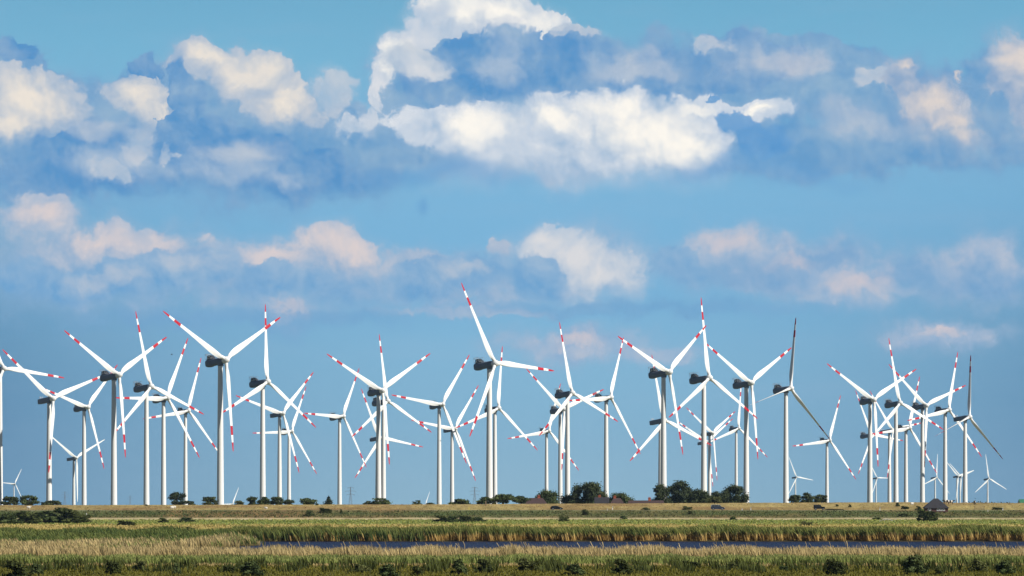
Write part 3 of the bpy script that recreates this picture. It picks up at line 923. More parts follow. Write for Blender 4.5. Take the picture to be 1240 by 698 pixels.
TURB = [
    # tower px, hub py, rotor px, phase, yaw, style, label
    (0.0, 446.7, 91.5, -23.5, 48, 'A', 'leftmost banded turbine, cut by the left edge, one blade pointing right'),
    (59.4, 483.1, 92, -50, 48, 'B', 'banded turbine with long flat nacelle and the shaded upper tower, second from the left edge'),
    (101.8, 493.2, 77.5, 47, 42, 'A', 'banded turbine between the flat-nacelle one and the taller V-bladed one at left'),
    (137.9, 454.4, 101, -58.5, 41, 'A', 'tall V-bladed turbine at left, its lower blade hanging near the tower'),
    (177.3, 468.3, 93, 111, 41, 'A', 'banded turbine at left with one blade nearly straight up beside two others crossing it'),
    (198.0, 482.1, 85, 149.5, 45, 'A', 'turbine with a blade pointing level left, right behind the one with a blade straight up'),
    (224.6, 497.6, 70, 141.5, 50, 'A', 'smaller turbine just left of the tall V-bladed one, standing right of the dark full tree'),
    (266.8, 436.2, 112, -59, 44, 'A', 'tallest turbine of the left half, two blades raised in a wide V'),
    (318.1, 462.5, 95.5, 5.5, 41, 'A', 'turbine with one blade straight up crossing the V of the tallest left one'),
    (338.5, 500.9, 74.5, 166.5, 48, 'B', 'flat-nacelle turbine standing right behind the one with a blade straight up'),
    (350.0, 522.4, 62, 27.5, 48, 'A', 'lowest turbine of the crossing trio left of the small conifer'),
    (411.2, 504.3, 70.5, 152.5, 40, 'A', 'lone turbine by the small conifer, one blade level left'),
    (458.3, 473.3, 90.5, -61, 52, 'A', 'front turbine of the paired towers, blades raised in a V'),
    (464.3, 486, 82, -2.5, 42, 'A', 'rear turbine of the paired towers, one blade straight up through the front V'),
    (456.8, 530.5, 64, 100, 54, 'B', 'low turbine hidden behind the paired towers, nacelle showing at their left'),
    (531.8, 490, 78, 38, 51, 'A', 'turbine left of the tallest central one, one blade pointing left'),
    (547.4, 519.4, 68.5, 38.5, 50, 'B', 'lower flat-nacelle turbine crossing blades with its left neighbour at centre'),
    (592.6, 440.4, 108.5, 94, 41, 'A', 'tallest central turbine, one blade level right, one raised up left'),
    (599.3, 494.5, 77.5, 131.5, 47, 'A', 'turbine standing directly behind the tallest central one'),
    (687.2, 476.3, 87.5, -7, 41, 'A', 'taller turbine of the trio above the farmhouse, one blade nearly straight up'),
    (678.4, 496, 75.5, -49.5, 46, 'A', 'middle turbine of the trio above the farmhouse, tower half shaded'),
    (661.8, 522, 62.5, 21, 56, 'A', 'lowest turbine of the trio above the farmhouse, left of the other two'),
    (734.0, 481.4, 83, 146.5, 40, 'A', 'turbine rising from the largest spreading tree, blade tips near the next V-bladed one'),
    (803.5, 450.9, 101.5, 54.5, 40, 'A', 'tall V-bladed turbine above the right tree group, left of the one with a blade up'),
    (799.8, 509.3, 81, -8, 48, 'B', 'flat-nacelle turbine almost hidden behind the tall V-bladed one at right'),
    (852.3, 457.9, 98.5, 120, 41, 'A', 'tall turbine with one blade straight up, in the middle of the right tree group'),
    (859.2, 524.8, 58, 62, 38, 'A', 'low turbine peeking out right behind the straight-up one of the right tree group'),
    (853.6, 535.5, 54.5, 58, 48, 'B', 'lowest flat-nacelle turbine hidden behind the straight-up one of the right tree group'),
    (891.5, 518.8, 55, 10.5, 52, 'A', 'short turbine behind the last tree of the right group, left of a V-bladed one'),
    (903.7, 464, 93.5, -58.5, 43, 'A', 'V-bladed turbine at the right end of the right tree group'),
    (951.7, 470.5, 90, 14.5, 44, 'A', 'turbine with dark feathered blades by the lone windswept tree clump'),
    (1001.4, 533.5, 60, 23, 53, 'A', 'short banded turbine standing alone right of the lone tree clump'),
    (1053.6, 484.4, 82, 62, 53, 'A', 'V-bladed turbine at the left front of the crowded right cluster'),
    (1084.9, 488.4, 80, -6.5, 46, 'A', 'turbine with the highest blade tip in the crowded right cluster'),
    (1117.0, 491.5, 77, -49.5, 48, 'A', 'V-bladed turbine left of the dark-roofed house in the right cluster'),
    (1144.5, 496.5, 75.5, 139.5, 48, 'A', 'turbine rising just right of the dark-roofed house'),
    (1168.7, 505.2, 77.5, 11.5, 42, 'B', 'rightmost large turbine, dark feathered blades'),
    (1097.0, 518.4, 69, 23.5, 46, 'A', 'lower turbine between the highest-tipped and the house-side turbine of the right cluster'),
    (1077.0, 521.4, 62, -39, 40, 'B', 'low flat-nacelle turbine left behind the highest-tipped one of the right cluster'),
    (1052.2, 527, 59.5, -23.5, 42, 'A', 'low turbine hidden behind the left front tower of the right cluster'),
]
for (tx, hy, rp, ph, yw, st, lab) in TURB:
    place_turbine(tx, hy, rp, ph, yw, st, lab, feather=82 if 'feathered' in lab else 0)
OLD = 'small plain white turbines far away'
place_turbine(89.4, 554.7, 54, 65, 44, 'B', 'plain white turbine without red bands, between two banded ones at left', small=0.8, group='plain white turbines')
for (tx, hy, rp, ph, yw, lab, sink) in [
    (16.9, 586, 22, 34, 46, 'faint small far turbine behind the left edge trees', 0),
    (280.6, 610.5, 23.5, 149.5, 48, 'faint far turbine sunk behind the dike, one blade showing right of the tallest left one', 30),
    (514.5, 611.0, 18, 28, 48, 'faint far turbine sunk behind the dike, blade tip showing left of a single tower', 30),
    (963.2, 578, 27, -22, 50, 'small far white turbine right beside the feathered dark-bladed tower', 0),
    (1060.9, 579, 24, -29, 48, 'small far white turbine half behind the left front tower of the right cluster', 0),
    (1132.4, 578.3, 29.5, 12.5, 42, 'small far white turbine above the dark-roofed house', 0),
    (1158.8, 577, 28.5, 75, 50, 'left of two overlapping small far turbines by the rightmost large tower', 0),
    (1162.6, 577.5, 24.5, 72, 48, 'right of two overlapping small far turbines by the rightmost large tower', 0),
    (1196, 580, 30, -4, 53, 'rightmost small far white turbine, standing free of the others', 0)]:
    place_turbine(tx, hy, rp, ph, yw, 'B', lab, small=0.6, sink=sink, group=OLD)


# ------------------------------------------------------------------ pylons
def pylon_parts():
    m = MB()
    H = 46.0

    def half(z):
        return 4.2 + (0.9 - 4.2) * min(1, z / 30.0) if z < 30 else 0.9 - 0.6 * (z - 30) / 16
    lv = [0, 7, 13.5, 19, 24, 28, 32, 36, 40, 44]
    for s1, s2 in ((-1, -1), (1, -1), (1, 1), (-1, 1)):
        for a, b in zip(lv[:-1], lv[1:]):
            m.tube((s1 * half(a), s2 * half(a), a), (s1 * half(b), s2 * half(b), b), 0.22, n=4)
    for a, b in zip(lv[:-1], lv[1:]):
        for s in (-1, 1):
            m.tube((-half(a), s * half(a), a), (half(b), s * half(b), b), 0.12, n=4)
            m.tube((half(a), s * half(a), a), (-half(b), s * half(b), b), 0.12, n=4)
            m.tube((s * half(a), -half(a), a), (s * half(b), half(b), b), 0.12, n=4)
            m.tube((-half(b), s * half(b), b), (half(b), s * half(b), b), 0.12, n=4)
    mast_ = m.mesh('lattice_mast', M['steel'])
    arms = []
    for z, w in ((28, 9), (35, 12), (42, 7)):
        a = MB()
        for s in (-1, 1):
            for y in (-.5, .5):
                a.tube((0, y, z), (s * w, 0, z), 0.2, n=4)
                a.tube((0, y, z + 2), (s * w, 0, z), 0.2, n=4)
            for q in (.35, .65):
                a.tube((s * w * q, 0, z), (s * w * q, 0, z + 2 * (1 - q)), 0.12, n=4)
            a.tube((s * w * .95, 0, z), (s * w * .95, 0, z - 2.2), 0.14, n=5)
        arms.append(a.mesh('crossarm', M['steel']))
    return mast_, arms


PM, PA = pylon_parts()
for px, hpx, lab in [(424.5, 24, 'faint lattice pylon far behind, right of the small conifer'), (574.8, 24, 'faint lattice pylon far behind, left of the tallest central turbine'),
                     (78.5, 17, 'faint far pylon between the two left flat-topped turbines'), (157.5, 11, 'tiny faint far pylon between the fourth and fifth towers'),
                     (212, 15.5, 'faint far pylon rising just above the dark full tree')]:
    d = 46 * F / (hpx + 3)
    p = empty('power_pylon', (wx(px, d), d, 0.5), R(20))
    tag(p, lab, 'pylon', 'far power pylons')
    link('lattice_mast', PM, p)
    for a in PA: link('crossarm', a, p)


# ------------------------------------------------------------------ houses
def hip_house(name, label, px0, px1, y_ridge, y_eave, y_base, d, roofmat, wallmat, ridge=0.25, depth=7.0, zb=None, windows=(), chim=(), gable=False, over=0.35):
    x0, x1 = wx(px0, d), wx(px1, d)
    W = (x1 - x0); xc = (x0 + x1) / 2
    zb = wz(y_base, d) if zb is None else zb
    ze, zr = wz(y_eave, d) - zb, wz(y_ridge, d) - zb
    root = empty(name, (xc, d + depth / 2, zb))
    tag(root, label, 'house', 'houses along the dike')
    hw, hd = W / 2, depth / 2
    ww, wd = hw - over, hd - over
    m = MB().box((0, 0, ze / 2 - 0.15), (ww * 2, wd * 2, ze + 0.25))
    link('wall', m.mesh('wall', wallmat, False), root)
    r = MB(); rx = hw if gable else hw * ridge
    z0 = ze - 0.1
    r.v = [(-hw, -hd, z0), (hw, -hd, z0), (hw, hd, z0), (-hw, hd, z0), (-hw, -hd, ze + .06), (hw, -hd, ze + .06), (hw, hd, ze + .06), (-hw, hd, ze + .06), (-rx, 0, zr), (rx, 0, zr)]
    r.f = [(0, 3, 2, 1), (0, 1, 5, 4), (1, 2, 6, 5), (2, 3, 7, 6), (3, 0, 4, 7), (4, 5, 9, 8), (5, 6, 9), (6, 7, 8, 9), (7, 4, 8)]
    r.m = [0] * len(r.f)
    ro = link('roof', r.mesh('roof', roofmat, False), root)
    for cx, yt in chim:
        X = wx(cx, d + depth / 2) - xc
        zt = wz(yt, d + depth / 2) - zb
        c = MB().box((X, 0.3, (ze + zt) / 2), (0.95, 0.85, zt - ze)).box((X, 0.3, zt + 0.06), (1.15, 1.05, 0.14))
        for s in (-.2, .2): c.tube((X + s, 0.3, zt + 0.12), (X + s, 0.3, zt + 0.4), 0.13, 0.11, 8)
        link('chimney', c.mesh('chimney', M['chimney'], False), ro)
    for fx, w, z0_, h in windows:
        X = fx * ww
        f = MB()
        y = -wd - 0.02
        for a in (-.5, .5): f.box((X + a * w, y, z0_ + h / 2), (0.12, 0.1, h + .12))
        for a in (0, 1): f.box((X, y, z0_ + a * h), (w - .12, 0.1, 0.12))
        f.box((X, y, z0_ + h / 2), (0.08, 0.1, h - .12))
        wi = link('window', f.mesh('window', M['frame'], False), root)
        g = MB().box((X, y + 0.03, z0_ + h / 2), (w - .1, 0.04, h - .1))
        link('pane', g.mesh('pane', M['glass'], False), wi)
    return root


h = hip_house('brick_house', 'small red brick house with dark hipped roof on the dike, behind a round shrub', 1119.0, 1149.5, 603.8, 615.4, 619.4, 1966, M['slate'], M['brick'], ridge=0.16, depth=8.0,
              windows=[(-.62, .9, .2, .72), (.12, .7, .2, .72), (.36, .7, .2, .72), (.62, .7, .2, .72)])
h.location.z = wz(619.4, 1966)
BW = brick('farm_brick', (0.2, 0.08, 0.06), (0.15, 0.06, 0.045), (0.25, 0.2, 0.17))
hip_house('farmhouse', 'brown roofed farmhouse half hidden by the dike, left of the black car', 634, 664, 603.2, 612, 618, 2085, M['thatch'], BW, ridge=0.55, depth=9, zb=0.6,
          windows=[(-.5, 1.1, 1, 1.2), (0, 1.1, 1, 1.2), (.5, 1.1, 1, 1.2)], chim=[(652.5, 601)])
hip_house('gabled_house', 'dark gabled house with red chimneys below the largest spreading tree', 720, 738, 602.2, 612, 618, 2082, M['slate'], BW, gable=True, depth=9, zb=0.6,
          windows=[(-.5, 1.1, 1, 1.2), (.5, 1.1, 1, 1.2)], chim=[(726, 600.8)])
hip_house('low_house', 'brown hipped house with a red chimney, right of the dark gabled one', 737, 758, 603.4, 613, 618, 2084, M['thatch'], BW, ridge=0.4, depth=8, zb=0.6,
          windows=[(-.5, 1.1, 1, 1.2), (.5, 1.1, 1, 1.2)], chim=[(744.5, 601.6)])
hip_house('long_house', 'long low brown roof with one red brick chimney, left of the tall dark trees', 759, 806, 606.2, 613, 618, 2086, M['thatch'], BW, ridge=0.9, depth=8, zb=0.6,
          windows=[(-.7, 1.1, 1, 1.2), (-.2, 1.1, 1, 1.2), (.4, 1.1, 1, 1.2)], chim=[(786.5, 603.4)])
hip_house('green_shed', 'green roofed shed at the right edge behind the dike', 1235, 1262, 604.8, 609.0, 618, 2100, M['greenroof'], M['wood'], gable=True, depth=9, zb=0.6,
          windows=[(-.5, 1.1, 1, 1.2)])


# ------------------------------------------------------------------ cars
def wheel(root, x, y, r=0.33):
    t = MB().tube((x, y - 0.1, r), (x, y + 0.1, r), r, n=20)
    w = link('wheel', t.mesh('wheel', M['tyre']), root)
    s = -1 if y < 0 else 1
    q = MB().tube((x, y + s * 0.1, r), (x, y + s * 0.12, r), r * 0.62, r * 0.55, n=14)
    link('rim', q.mesh('rim', M['rim']), w)


def car(px, label, body_prof, glass_prof, pillars, Lm, Wm, mats, wheels, lamp, tail, ws=None, upper=None, extra=None):
    d = 1982.0
    x = wx(px, d)
    root = empty('parked_car' if False else 'car', (x, d - 0.6, 5.15))
    tag(root, label, 'car', 'cars on the dike road')
    hw = Wm / 2
    b = MB()
    b.loft([[(X, y, z) for X, z in [(p[0] * (1 - .015 * e), p[1]) for p in body_prof]] for y, e in ((-hw, 1), (-hw + .12, 0), (hw - .12, 0), (hw, 1))])
    link('body', b.mesh('body', mats[0], True, 30), root)
    if upper:
        link('roof_panel', MB().prism(upper, -hw + .05, hw - .05).mesh('roof_panel', mats[1], True, 30), root)
    for s in (-1, 1):
        for gp in glass_prof:
            y = s * (hw - 0.02)
            link('side_window', MB().prism(gp, min(y, y + s * .03), max(y, y + s * .03)).mesh('side_window', M['glass'], False), root)
        y = s * (hw + 0.06)
        link('wing_mirror', MB().box((ws[0][0] - .1, y + s * .05, ws[0][1] + .08), (.14, .2, .14)).mesh('wing_mirror', mats[0], False), root)
    if ws:
        (xa, za), (xb, zb) = ws
        g = MB(); k = hw - .16
        nx, nz = (zb - za), -(xb - xa); l = math.hypot(nx, nz); nx, nz = -nx / l * -.02, -nz / l * .02
        nx, nz = abs(nx), abs(nz)
        g.prism([(xa, za), (xb, zb), (xb + nx, zb + nz), (xa + nx, za + nz)], -k, k)
        link('windscreen', g.mesh('windscreen', M['paleglass'], False), root)
    for X in wheels:
        for s in (-1, 1): wheel(root, X, s * (hw - .06))
    for s in (-1, 1):
        link('headlight', MB().box((lamp[0], s * (hw - .28), lamp[1]), (.16, .42, .2)).mesh('headlight', M['lamp'], False), root)
        link('taillight', MB().box((tail[0], s * (hw - .16), tail[1]), (.1, .22, .3)).mesh('taillight', M['taillamp'], False), root)
    return root


# front of every car points to +x
hatch = [(-2.1, .3), (-2.15, .75), (-2.0, 1.0), (-1.75, 1.32), (-1.2, 1.46), (-.2, 1.47), (.35, 1.36), (1.0, .98), (1.75, .86), (2.1, .7), (2.15, .35), (1.8, .24), (-1.9, .24)]
car(674, 'black hatchback driving right on the dike road below the big tree', hatch,
    [[(-1.55, 1.0), (-.45, 1.0), (-.45, 1.38), (-1.2, 1.36)], [(-.35, 1.0), (.8, 1.0), (.25, 1.33), (-.35, 1.38)]], None, 4.3, 1.75, (M['black_paint'], None), (-1.3, 1.35), (2.02, .68), (-2.12, .85), ws=((1.0, .98), (.38, 1.35)))
van = [(-2.35, .32), (-2.4, 1.0), (-2.3, 1.15), (1.15, 1.15), (1.9, 1.0), (2.35, .8), (2.4, .4), (2.1, .28), (-2.2, .28)]
car(869, 'silver and navy people carrier with big windows on the dike road', van,
    [[(-2.1, 1.22), (-1.1, 1.22), (-1.1, 1.68), (-2.0, 1.68)], [(-1.0, 1.22), (.1, 1.22), (.1, 1.68), (-1.0, 1.68)], [(.2, 1.22), (1.1, 1.22), (.75, 1.6), (.2, 1.68)]],
    None, 4.8, 1.85, (M['navy_paint'], M['silver_paint']), (-1.5, 1.5), (2.28, .78), (-2.36, 1.0), ws=((1.3, 1.16), (.68, 1.76)),
    upper=[(-2.33, 1.15), (-2.2, 1.72), (-1.9, 1.82), (.4, 1.84), (.65, 1.78), (1.28, 1.15)])
suv = [(-1.95, .45), (-2.0, 1.0), (-1.95, 1.72), (-1.8, 1.82), (.3, 1.82), (.75, 1.2), (1.7, 1.12), (1.95, .95), (1.98, .5), (1.6, .4), (-1.8, .4)]
car(992, 'black boxy off-road car on the dike road by the lone tree clump', suv,
    [[(-1.75, 1.2), (-.75, 1.2), (-.75, 1.7), (-1.75, 1.7)], [(-.65, 1.2), (.55, 1.2), (.22, 1.68), (-.65, 1.7)]], None, 4.0, 1.8, (M['black_paint'], None), (-1.25, 1.25), (1.9, .92), (-1.98, .95), ws=((.76, 1.2), (.33, 1.8)))


# ------------------------------------------------------------------ small things on the dike
def post(px, py, hpx, mat, label, name='marker_post', band=True, r=0.09, cat='post', group='roadside posts', dlo=1960, dhi=2042):
    d = ground_d(px, py, dlo, dhi)
    x = wx(px, d); h = hpx / F * d
    root = empty(name, (x, d, float(tz(x, d)) - 0.02)); tag(root, label, cat, group)
    link('shaft', MB().box((0, 0, h * .5 - .1), (r * 2, r * 1.4, h + .2), taper=.85).mesh('shaft', mat, False), root)
    if band: link('reflector_band', MB().box((0, 0, h * .78), (r * 2.05, r * 1.5, h * .14)).mesh('reflector_band', M['black'], False), root)
    return root


post(568, 617.6, 4.2, M['yellow'], 'yellow marker post above the row of four flat shrubs near centre', band=False, r=.14)
post(735.5, 618.4, 2.6, M['post'], 'left shorter one of two pale posts below the gabled houses')
post(741.8, 617.6, 4.2, M['post'], 'right taller one of two pale posts below the gabled houses', r=.14)
post(898.7, 618.5, 2.6, M['post'], 'short pale post right of the silver van', r=.16)
post(909.2, 618.2, 3.6, M['post'], 'pale roadside post below the V-bladed turbine at the right tree group', r=.12)
post(1065.5, 618.4, 4.2, M['post'], 'white roadside post under the left of the crowded right cluster', r=.12)
post(1196.3, 620.3, 2.6, M['post'], 'short white post low on the bank near the right edge', r=.14)
post(1214.4, 618.4, 3.6, M['post'], 'white roadside post nearest the right edge', r=.14)
post(104.8, 625.5, 4, M['post'], 'pale post on the bank at the right end of the left hedge', dlo=1948, dhi=1977, band=False, r=.12)
post(588.3, 612.8, 6, M['wood'], 'brown wooden post on the dike crest at the foot of the tallest central turbine', name='wooden_post', band=False, r=.22)

# farm gate on the dike slope at the right
d = ground_d(1186, 618, 1990, 2042); x = wx(1186, d)
g = empty('farm_gate', (x, d, float(tz(x, d)))); tag(g, 'weathered wooden gate on the slope near the right edge', 'gate')
for s in (-1, 1): link('post', MB().box((s * 1.6, 0, .7), (.16, .16, 1.7)).mesh('post', M['wood'], False), g)
link('panel', MB().box((0, 0, .35), (3.04, .06, .12)).box((0, 0, .7), (3.04, .06, .12)).box((0, 0, 1.05), (3.04, .06, .12)).box((0, 0, 1.4), (3.04, .06, .12)).mesh('panel', M['wood'], False), g)


def sheep_mesh():
    m = MB()
    m.loft([[(X, r * .8 * math.cos(2 * math.pi * i / 12), .62 + r * math.sin(2 * math.pi * i / 12)) for i in range(12)] for X, r in ((-.56, .08), (-.5, .22), (-.3, .32), (0, .34), (.3, .32), (.48, .22), (.56, .12))])
    m.loft([[(X, r * .8 * math.cos(2 * math.pi * i / 10), z + r * math.sin(2 * math.pi * i / 10)) for i in range(10)] for X, r, z in ((.42, .16, .72), (.58, .13, .86), (.7, .12, .88), (.86, .07, .78), (.9, .04, .76))])
    for X in (-.34, .34):
        for y in (-.14, .14): m.tube((X, y, .45), (X + .02, y, 0), .07, .04, 7)
    for y in (-.12, .12): m.tube((.62, y * .6, .95), (.6, y * 1.6, .94), .035, .02, 5)
    m.tube((-.54, 0, .66), (-.6, 0, .45), .05, .03, 6)
    return m.mesh('sheep', M['wool'])


SM = sheep_mesh()
for px, py, rz, sc, lab in [(34.5, 617.2, 0, 1.25, 'sheep grazing on the slope above the left hedge'), (208.2, 617.2, 15, 1.2, 'white sheep below the dark full tree, left one of two'),
                            (211, 616.4, 200, 1.1, 'white sheep below the dark full tree, right one of two'), (1104.3, 612.2, 30, 1.1, 'sheep near the crest left of the dark-roofed house'),
                            (322, 617.4, 170, 1.0, 'sheep on the slope below the turbine with one blade straight up')]:
    d = ground_d(px, py, 1989, 2042); x = wx(px, d)
    s = link('sheep', SM); s.location = (x, d, float(tz(x, d))); s.rotation_euler = (0, 0, R(rz)); s.scale = (sc,) * 3
    tag(s, lab, 'sheep', 'sheep on the dike')


def cow_mesh():
    m = MB()
    m.loft([[(X, w * math.cos(2 * math.pi * i / 12), z + h_ * math.sin(2 * math.pi * i / 12)) for i in range(12)] for X, w, h_, z in
            ((-1.05, .12, .2, 1.15), (-.98, .3, .36, 1.05), (-.5, .36, .42, 1.0), (.1, .38, .45, .98), (.6, .33, .42, 1.03), (.95, .2, .3, 1.12))], [0, 1, 0, 1, 0])
    m.loft([[(X, w * math.cos(2 * math.pi * i / 10), z + h_ * math.sin(2 * math.pi * i / 10)) for i in range(10)] for X, w, h_, z in
            ((.8, .18, .26, 1.15), (1.15, .13, .2, 1.3), (1.35, .14, .17, 1.36), (1.65, .1, .11, 1.22), (1.74, .08, .08, 1.17))], [0, 0, 0, 1])
    for X in (-.78, .66):
        for y in (-.2, .2):
            m.tube((X, y, .85), (X + (.05 if X < 0 else -.02), y, .45), .13, .08, 8); m.tube((X + (.05 if X < 0 else -.02), y, .45), (X, y, 0), .075, .06, 8)
    for y in (-1, 1): m.tube((1.3, y * .12, 1.46), (1.26, y * .3, 1.46), .05, .03, 5)
    m.tube((-1.03, 0, 1.25), (-1.15, 0, .6), .04, .03, 6)
    return m.mesh('cow', [M['face'], M['wool']])


CM = cow_mesh()
for px, py, rz, lab in [(1146.3, 610.6, 180, 'dark cow near the roof edge, left one of two right of the house'), (1151.2, 611.0, 10, 'dark cow right of the house, the farther one from its roof'),
                        (1180.3, 611.6, 80, 'black and white cow standing under the taller far hedge')]:
    d = ground_d(px, py, 1989, 2042); x = wx(px, d)
    s = link('cow', CM); s.location = (x, d, float(tz(x, d))); s.rotation_euler = (0, 0, R(rz))
    tag(s, lab, 'cow', 'cattle on the dike')

# bleached branch in the field
d = ground_d(1073, 631.6, 1130, 1930); x = wx(1073, d)
b = MB()
pts = [(-2.1, 0, .12), (-1.3, .05, .35), (-.4, 0, .62), (.4, .1, .7), (1.2, 0, .5), (2.0, .1, .2)]
for p, q, r0 in zip(pts[:-1], pts[1:], (.08, .13, .16, .14, .1)): b.tube(p, q, r0, r0 * .9, 7)
b.tube(pts[3], (.9, -.2, 1.05), .07, .03, 6).tube(pts[2], (-.2, .3, 1.2), .06, .03, 6).tube(pts[2], (-.6, .1, 0), .1, .08, 6).tube(pts[3], (.6, .1, 0), .09, .07, 6)
o = link('fallen_branch', b.mesh('fallen_branch', M['driftwood'])); o.location = (x, d, float(tz(x, d)))
tag(o, 'bleached curved branch lying in the field left of the round dark shrub', 'branch')

# bird in the sky
bm_ = MB()
bm_.loft([[(X, r * math.cos(2 * math.pi * i / 8), r * math.sin(2 * math.pi * i / 8)) for i in range(8)] for X, r in ((-.32, .03), (-.2, .06), (0, .09), (.16, .07), (.24, .05), (.32, .01))])
bo = empty('bird', (wx(208, 1800), 1800, wz(429.5, 1800)), R(20)); tag(bo, 'small dark bird flying left of the tallest left turbine', 'bird')
link('body', bm_.mesh('body', M['bird']), bo)
for s in (-1, 1):
    w_ = MB(); w_.v = [(.14, .05 * s, .02), (-.12, .05 * s, .02), (-.1, .35 * s, .16), (.1, .35 * s, .18), (-.14, .72 * s, .08), (.14, .05 * s, .045), (-.12, .05 * s, .045), (-.1, .35 * s, .18), (.1, .35 * s, .2), (-.14, .72 * s, .09)]
    w_.f = [(0, 1, 2, 3), (3, 2, 4), (5, 8, 7, 6), (8, 9, 7)]; w_.m = [0] * 4
    link('wing', w_.mesh('wing', M['bird'], False), bo)

# ------------------------------------------------------------------ haze
HAZE = True
if HAZE:
    hm = bpy.data.materials.new('haze_air'); hm.use_nodes = True
    N, L = hm.node_tree.nodes, hm.node_tree.links
    N.remove(N['Principled BSDF'])
    pv = N.new('ShaderNodeVolumePrincipled')
    pv.inputs['Color'].default_value = (0.50, 0.74, 1.0, 1)
    pv.inputs['Density'].default_value = 1.4e-5
    pv.inputs['Anisotropy'].default_value = 0.0
    L.new(pv.outputs[0], N['Material Output'].inputs['Volume'])
    hb = MB().box((0, 8500, 99.3), (11400, 18600, 201.4)).mesh('haze', hm, False)
    tag(link('haze', hb), 'thin bluish haze over the marsh', 'haze', kind='stuff')

# ------------------------------------------------------------------ sky and clouds
SUN_EL, SUN_AZ = 36.0, 118.0       # azimuth clockwise from the viewing direction: right and a little behind the camera
world = bpy.data.worlds.new('World'); bpy.context.scene.world = world
world.use_nodes = True
WT = world.node_tree; WN, WL = WT.nodes, WT.links
for nd in list(WN): WN.remove(nd)


def sock(v, node, i):
    if hasattr(v, 'node'): WL.new(v, node.inputs[i])
    else: node.inputs[i].default_value = v


def mth(op, *a, clamp=False):
    q = WN.new('ShaderNodeMath'); q.operation = op; q.use_clamp = clamp
    for i, v in enumerate(a): sock(v, q, i)
    return q.outputs[0]


def vm(op, *a, out=0):
    q = WN.new('ShaderNodeVectorMath'); q.operation = op
    for i, v in enumerate(a): sock(v, q, i)
    return q.outputs['Value' if op in ('LENGTH', 'DOT_PRODUCT', 'DISTANCE') else 0]


def noise(vec, scale, detail=6, rough=0.55, col=False):
    q = WN.new('ShaderNodeTexNoise'); q.noise_dimensions = '2D'; sock(vec, q, 0)
    q.inputs['Scale'].default_value = scale; q.inputs['Detail'].default_value = detail; q.inputs['Roughness'].default_value = rough
    return q.outputs['Color' if col else 0]


def sstep(v, a, b, lo=0.0, hi=1.0):
    q = WN.new('ShaderNodeMapRange'); q.interpolation_type = 'SMOOTHSTEP'
    sock(v, q, 0)
    for i, t in enumerate((a, b, lo, hi)): sock(t, q, i + 1)
    return q.outputs[0]


def mixc(f, a, b):
    q = WN.new('ShaderNodeMix'); q.data_type = 'RGBA'; q.clamp_factor = True
    sock(f, q, 0); sock(a, q, 6); sock(b, q, 7)
    return q.outputs[2]


tc = WN.new('ShaderNodeTexCoord')
sx = WN.new('ShaderNodeSeparateXYZ'); WL.new(tc.outputs['Generated'], sx.inputs[0])
U = mth('MULTIPLY_ADD', mth('ARCTAN2', sx.outputs[0], sx.outputs[1]), F, 620.0)       # azimuth, in 1/7000 rad
EL = mth('ARCSINE', sx.outputs[2])
Vv = mth('MULTIPLY_ADD', EL, -F, HZ)                                                 # elevation, downwards
cb = WN.new('ShaderNodeCombineXYZ'); WL.new(U, cb.inputs[0]); WL.new(Vv, cb.inputs[1])
P = cb.outputs[0]


def warp(P, amp, scale, detail, rough, off):
    n_ = noise(vm('ADD', P, (off, off * 0.7, off * 1.3)), scale, detail, rough, col=True)
    return vm('ADD', P, vm('MULTIPLY', vm('SUBTRACT', n_, (.5, .5, .5)), (amp, amp * 0.8, 0)))


def field(P, blobs, k=0.12):
    acc = None
    for cx, cy, rx, ru, rd in blobs:
        cy += (rd - ru) / 2; ry = (ru + rd) / 2
        ln = vm('LENGTH', vm('MULTIPLY_ADD', P, (1 / rx, 1 / ry, 0), (-cx / rx, -cy / ry, 0)))
        acc = ln if acc is None else mth('SMOOTH_MIN', acc, ln, k)
    return mth('SUBTRACT', 1.0, acc)


# shared noises
Pa = warp(P, 95, 1 / 100, 5, 0.55, 11.0)
Pb = warp(warp(P, 74, 1 / 74, 4, 0.55, 57.0), 19, 1 / 13, 5, 0.62, 23.0)
Pc = warp(warp(P, 60, 1 / 85, 4, 0.5, 33.0), 17, 1 / 13, 5, 0.62, 71.0)
Ps = warp(P, 130, 1 / 170, 4, 0.5, 91.0)


def billow(vec, scale, detail, rough):
    q = WN.new('ShaderNodeTexVoronoi'); q.voronoi_dimensions = '2D'; q.feature = 'F1'; q.normalize = True
    sock(vec, q, 0)
    q.inputs['Scale'].default_value = scale; q.inputs['Detail'].default_value = detail; q.inputs['Roughness'].default_value = rough
    return mth('MULTIPLY_ADD', q.outputs['Distance'], -1.9, 1.15)


Pv = warp(warp(P, 60, 1 / 110, 3, 0.5, 5.0), 14, 1 / 18, 4, 0.6, 15.0)
bil = billow(Pv, 1 / 62, 3.0, 0.5)
bil2 = billow(vm('ADD', Pv, (9, -11, 0)), 1 / 62, 2.0, 0.5)
fbm = noise(Pa, 1 / 46, 9, 0.62)
fbm2 = noise(vm('ADD', Pa, (8, -9, 0)), 1 / 46, 5, 0.55)
puff = mth('MULTIPLY_ADD', bil, 0.5, mth('MULTIPLY', fbm, 0.5))
relief = mth('MULTIPLY_ADD', mth('SUBTRACT', bil, bil2), 0.9, mth('MULTIPLY', mth('SUBTRACT', fbm, fbm2), 1.3))
softn = noise(vm('ADD', P, (700, 40, 5)), 1 / 75, 3, 0.5)
big = noise(vm('MULTIPLY', Pa, (1, 1.7, 1)), 1 / 120, 4, 0.5)
streak = noise(vm('MULTIPLY', P, (0.3, 1.6, 1)), 1 / 90, 6, 0.6)

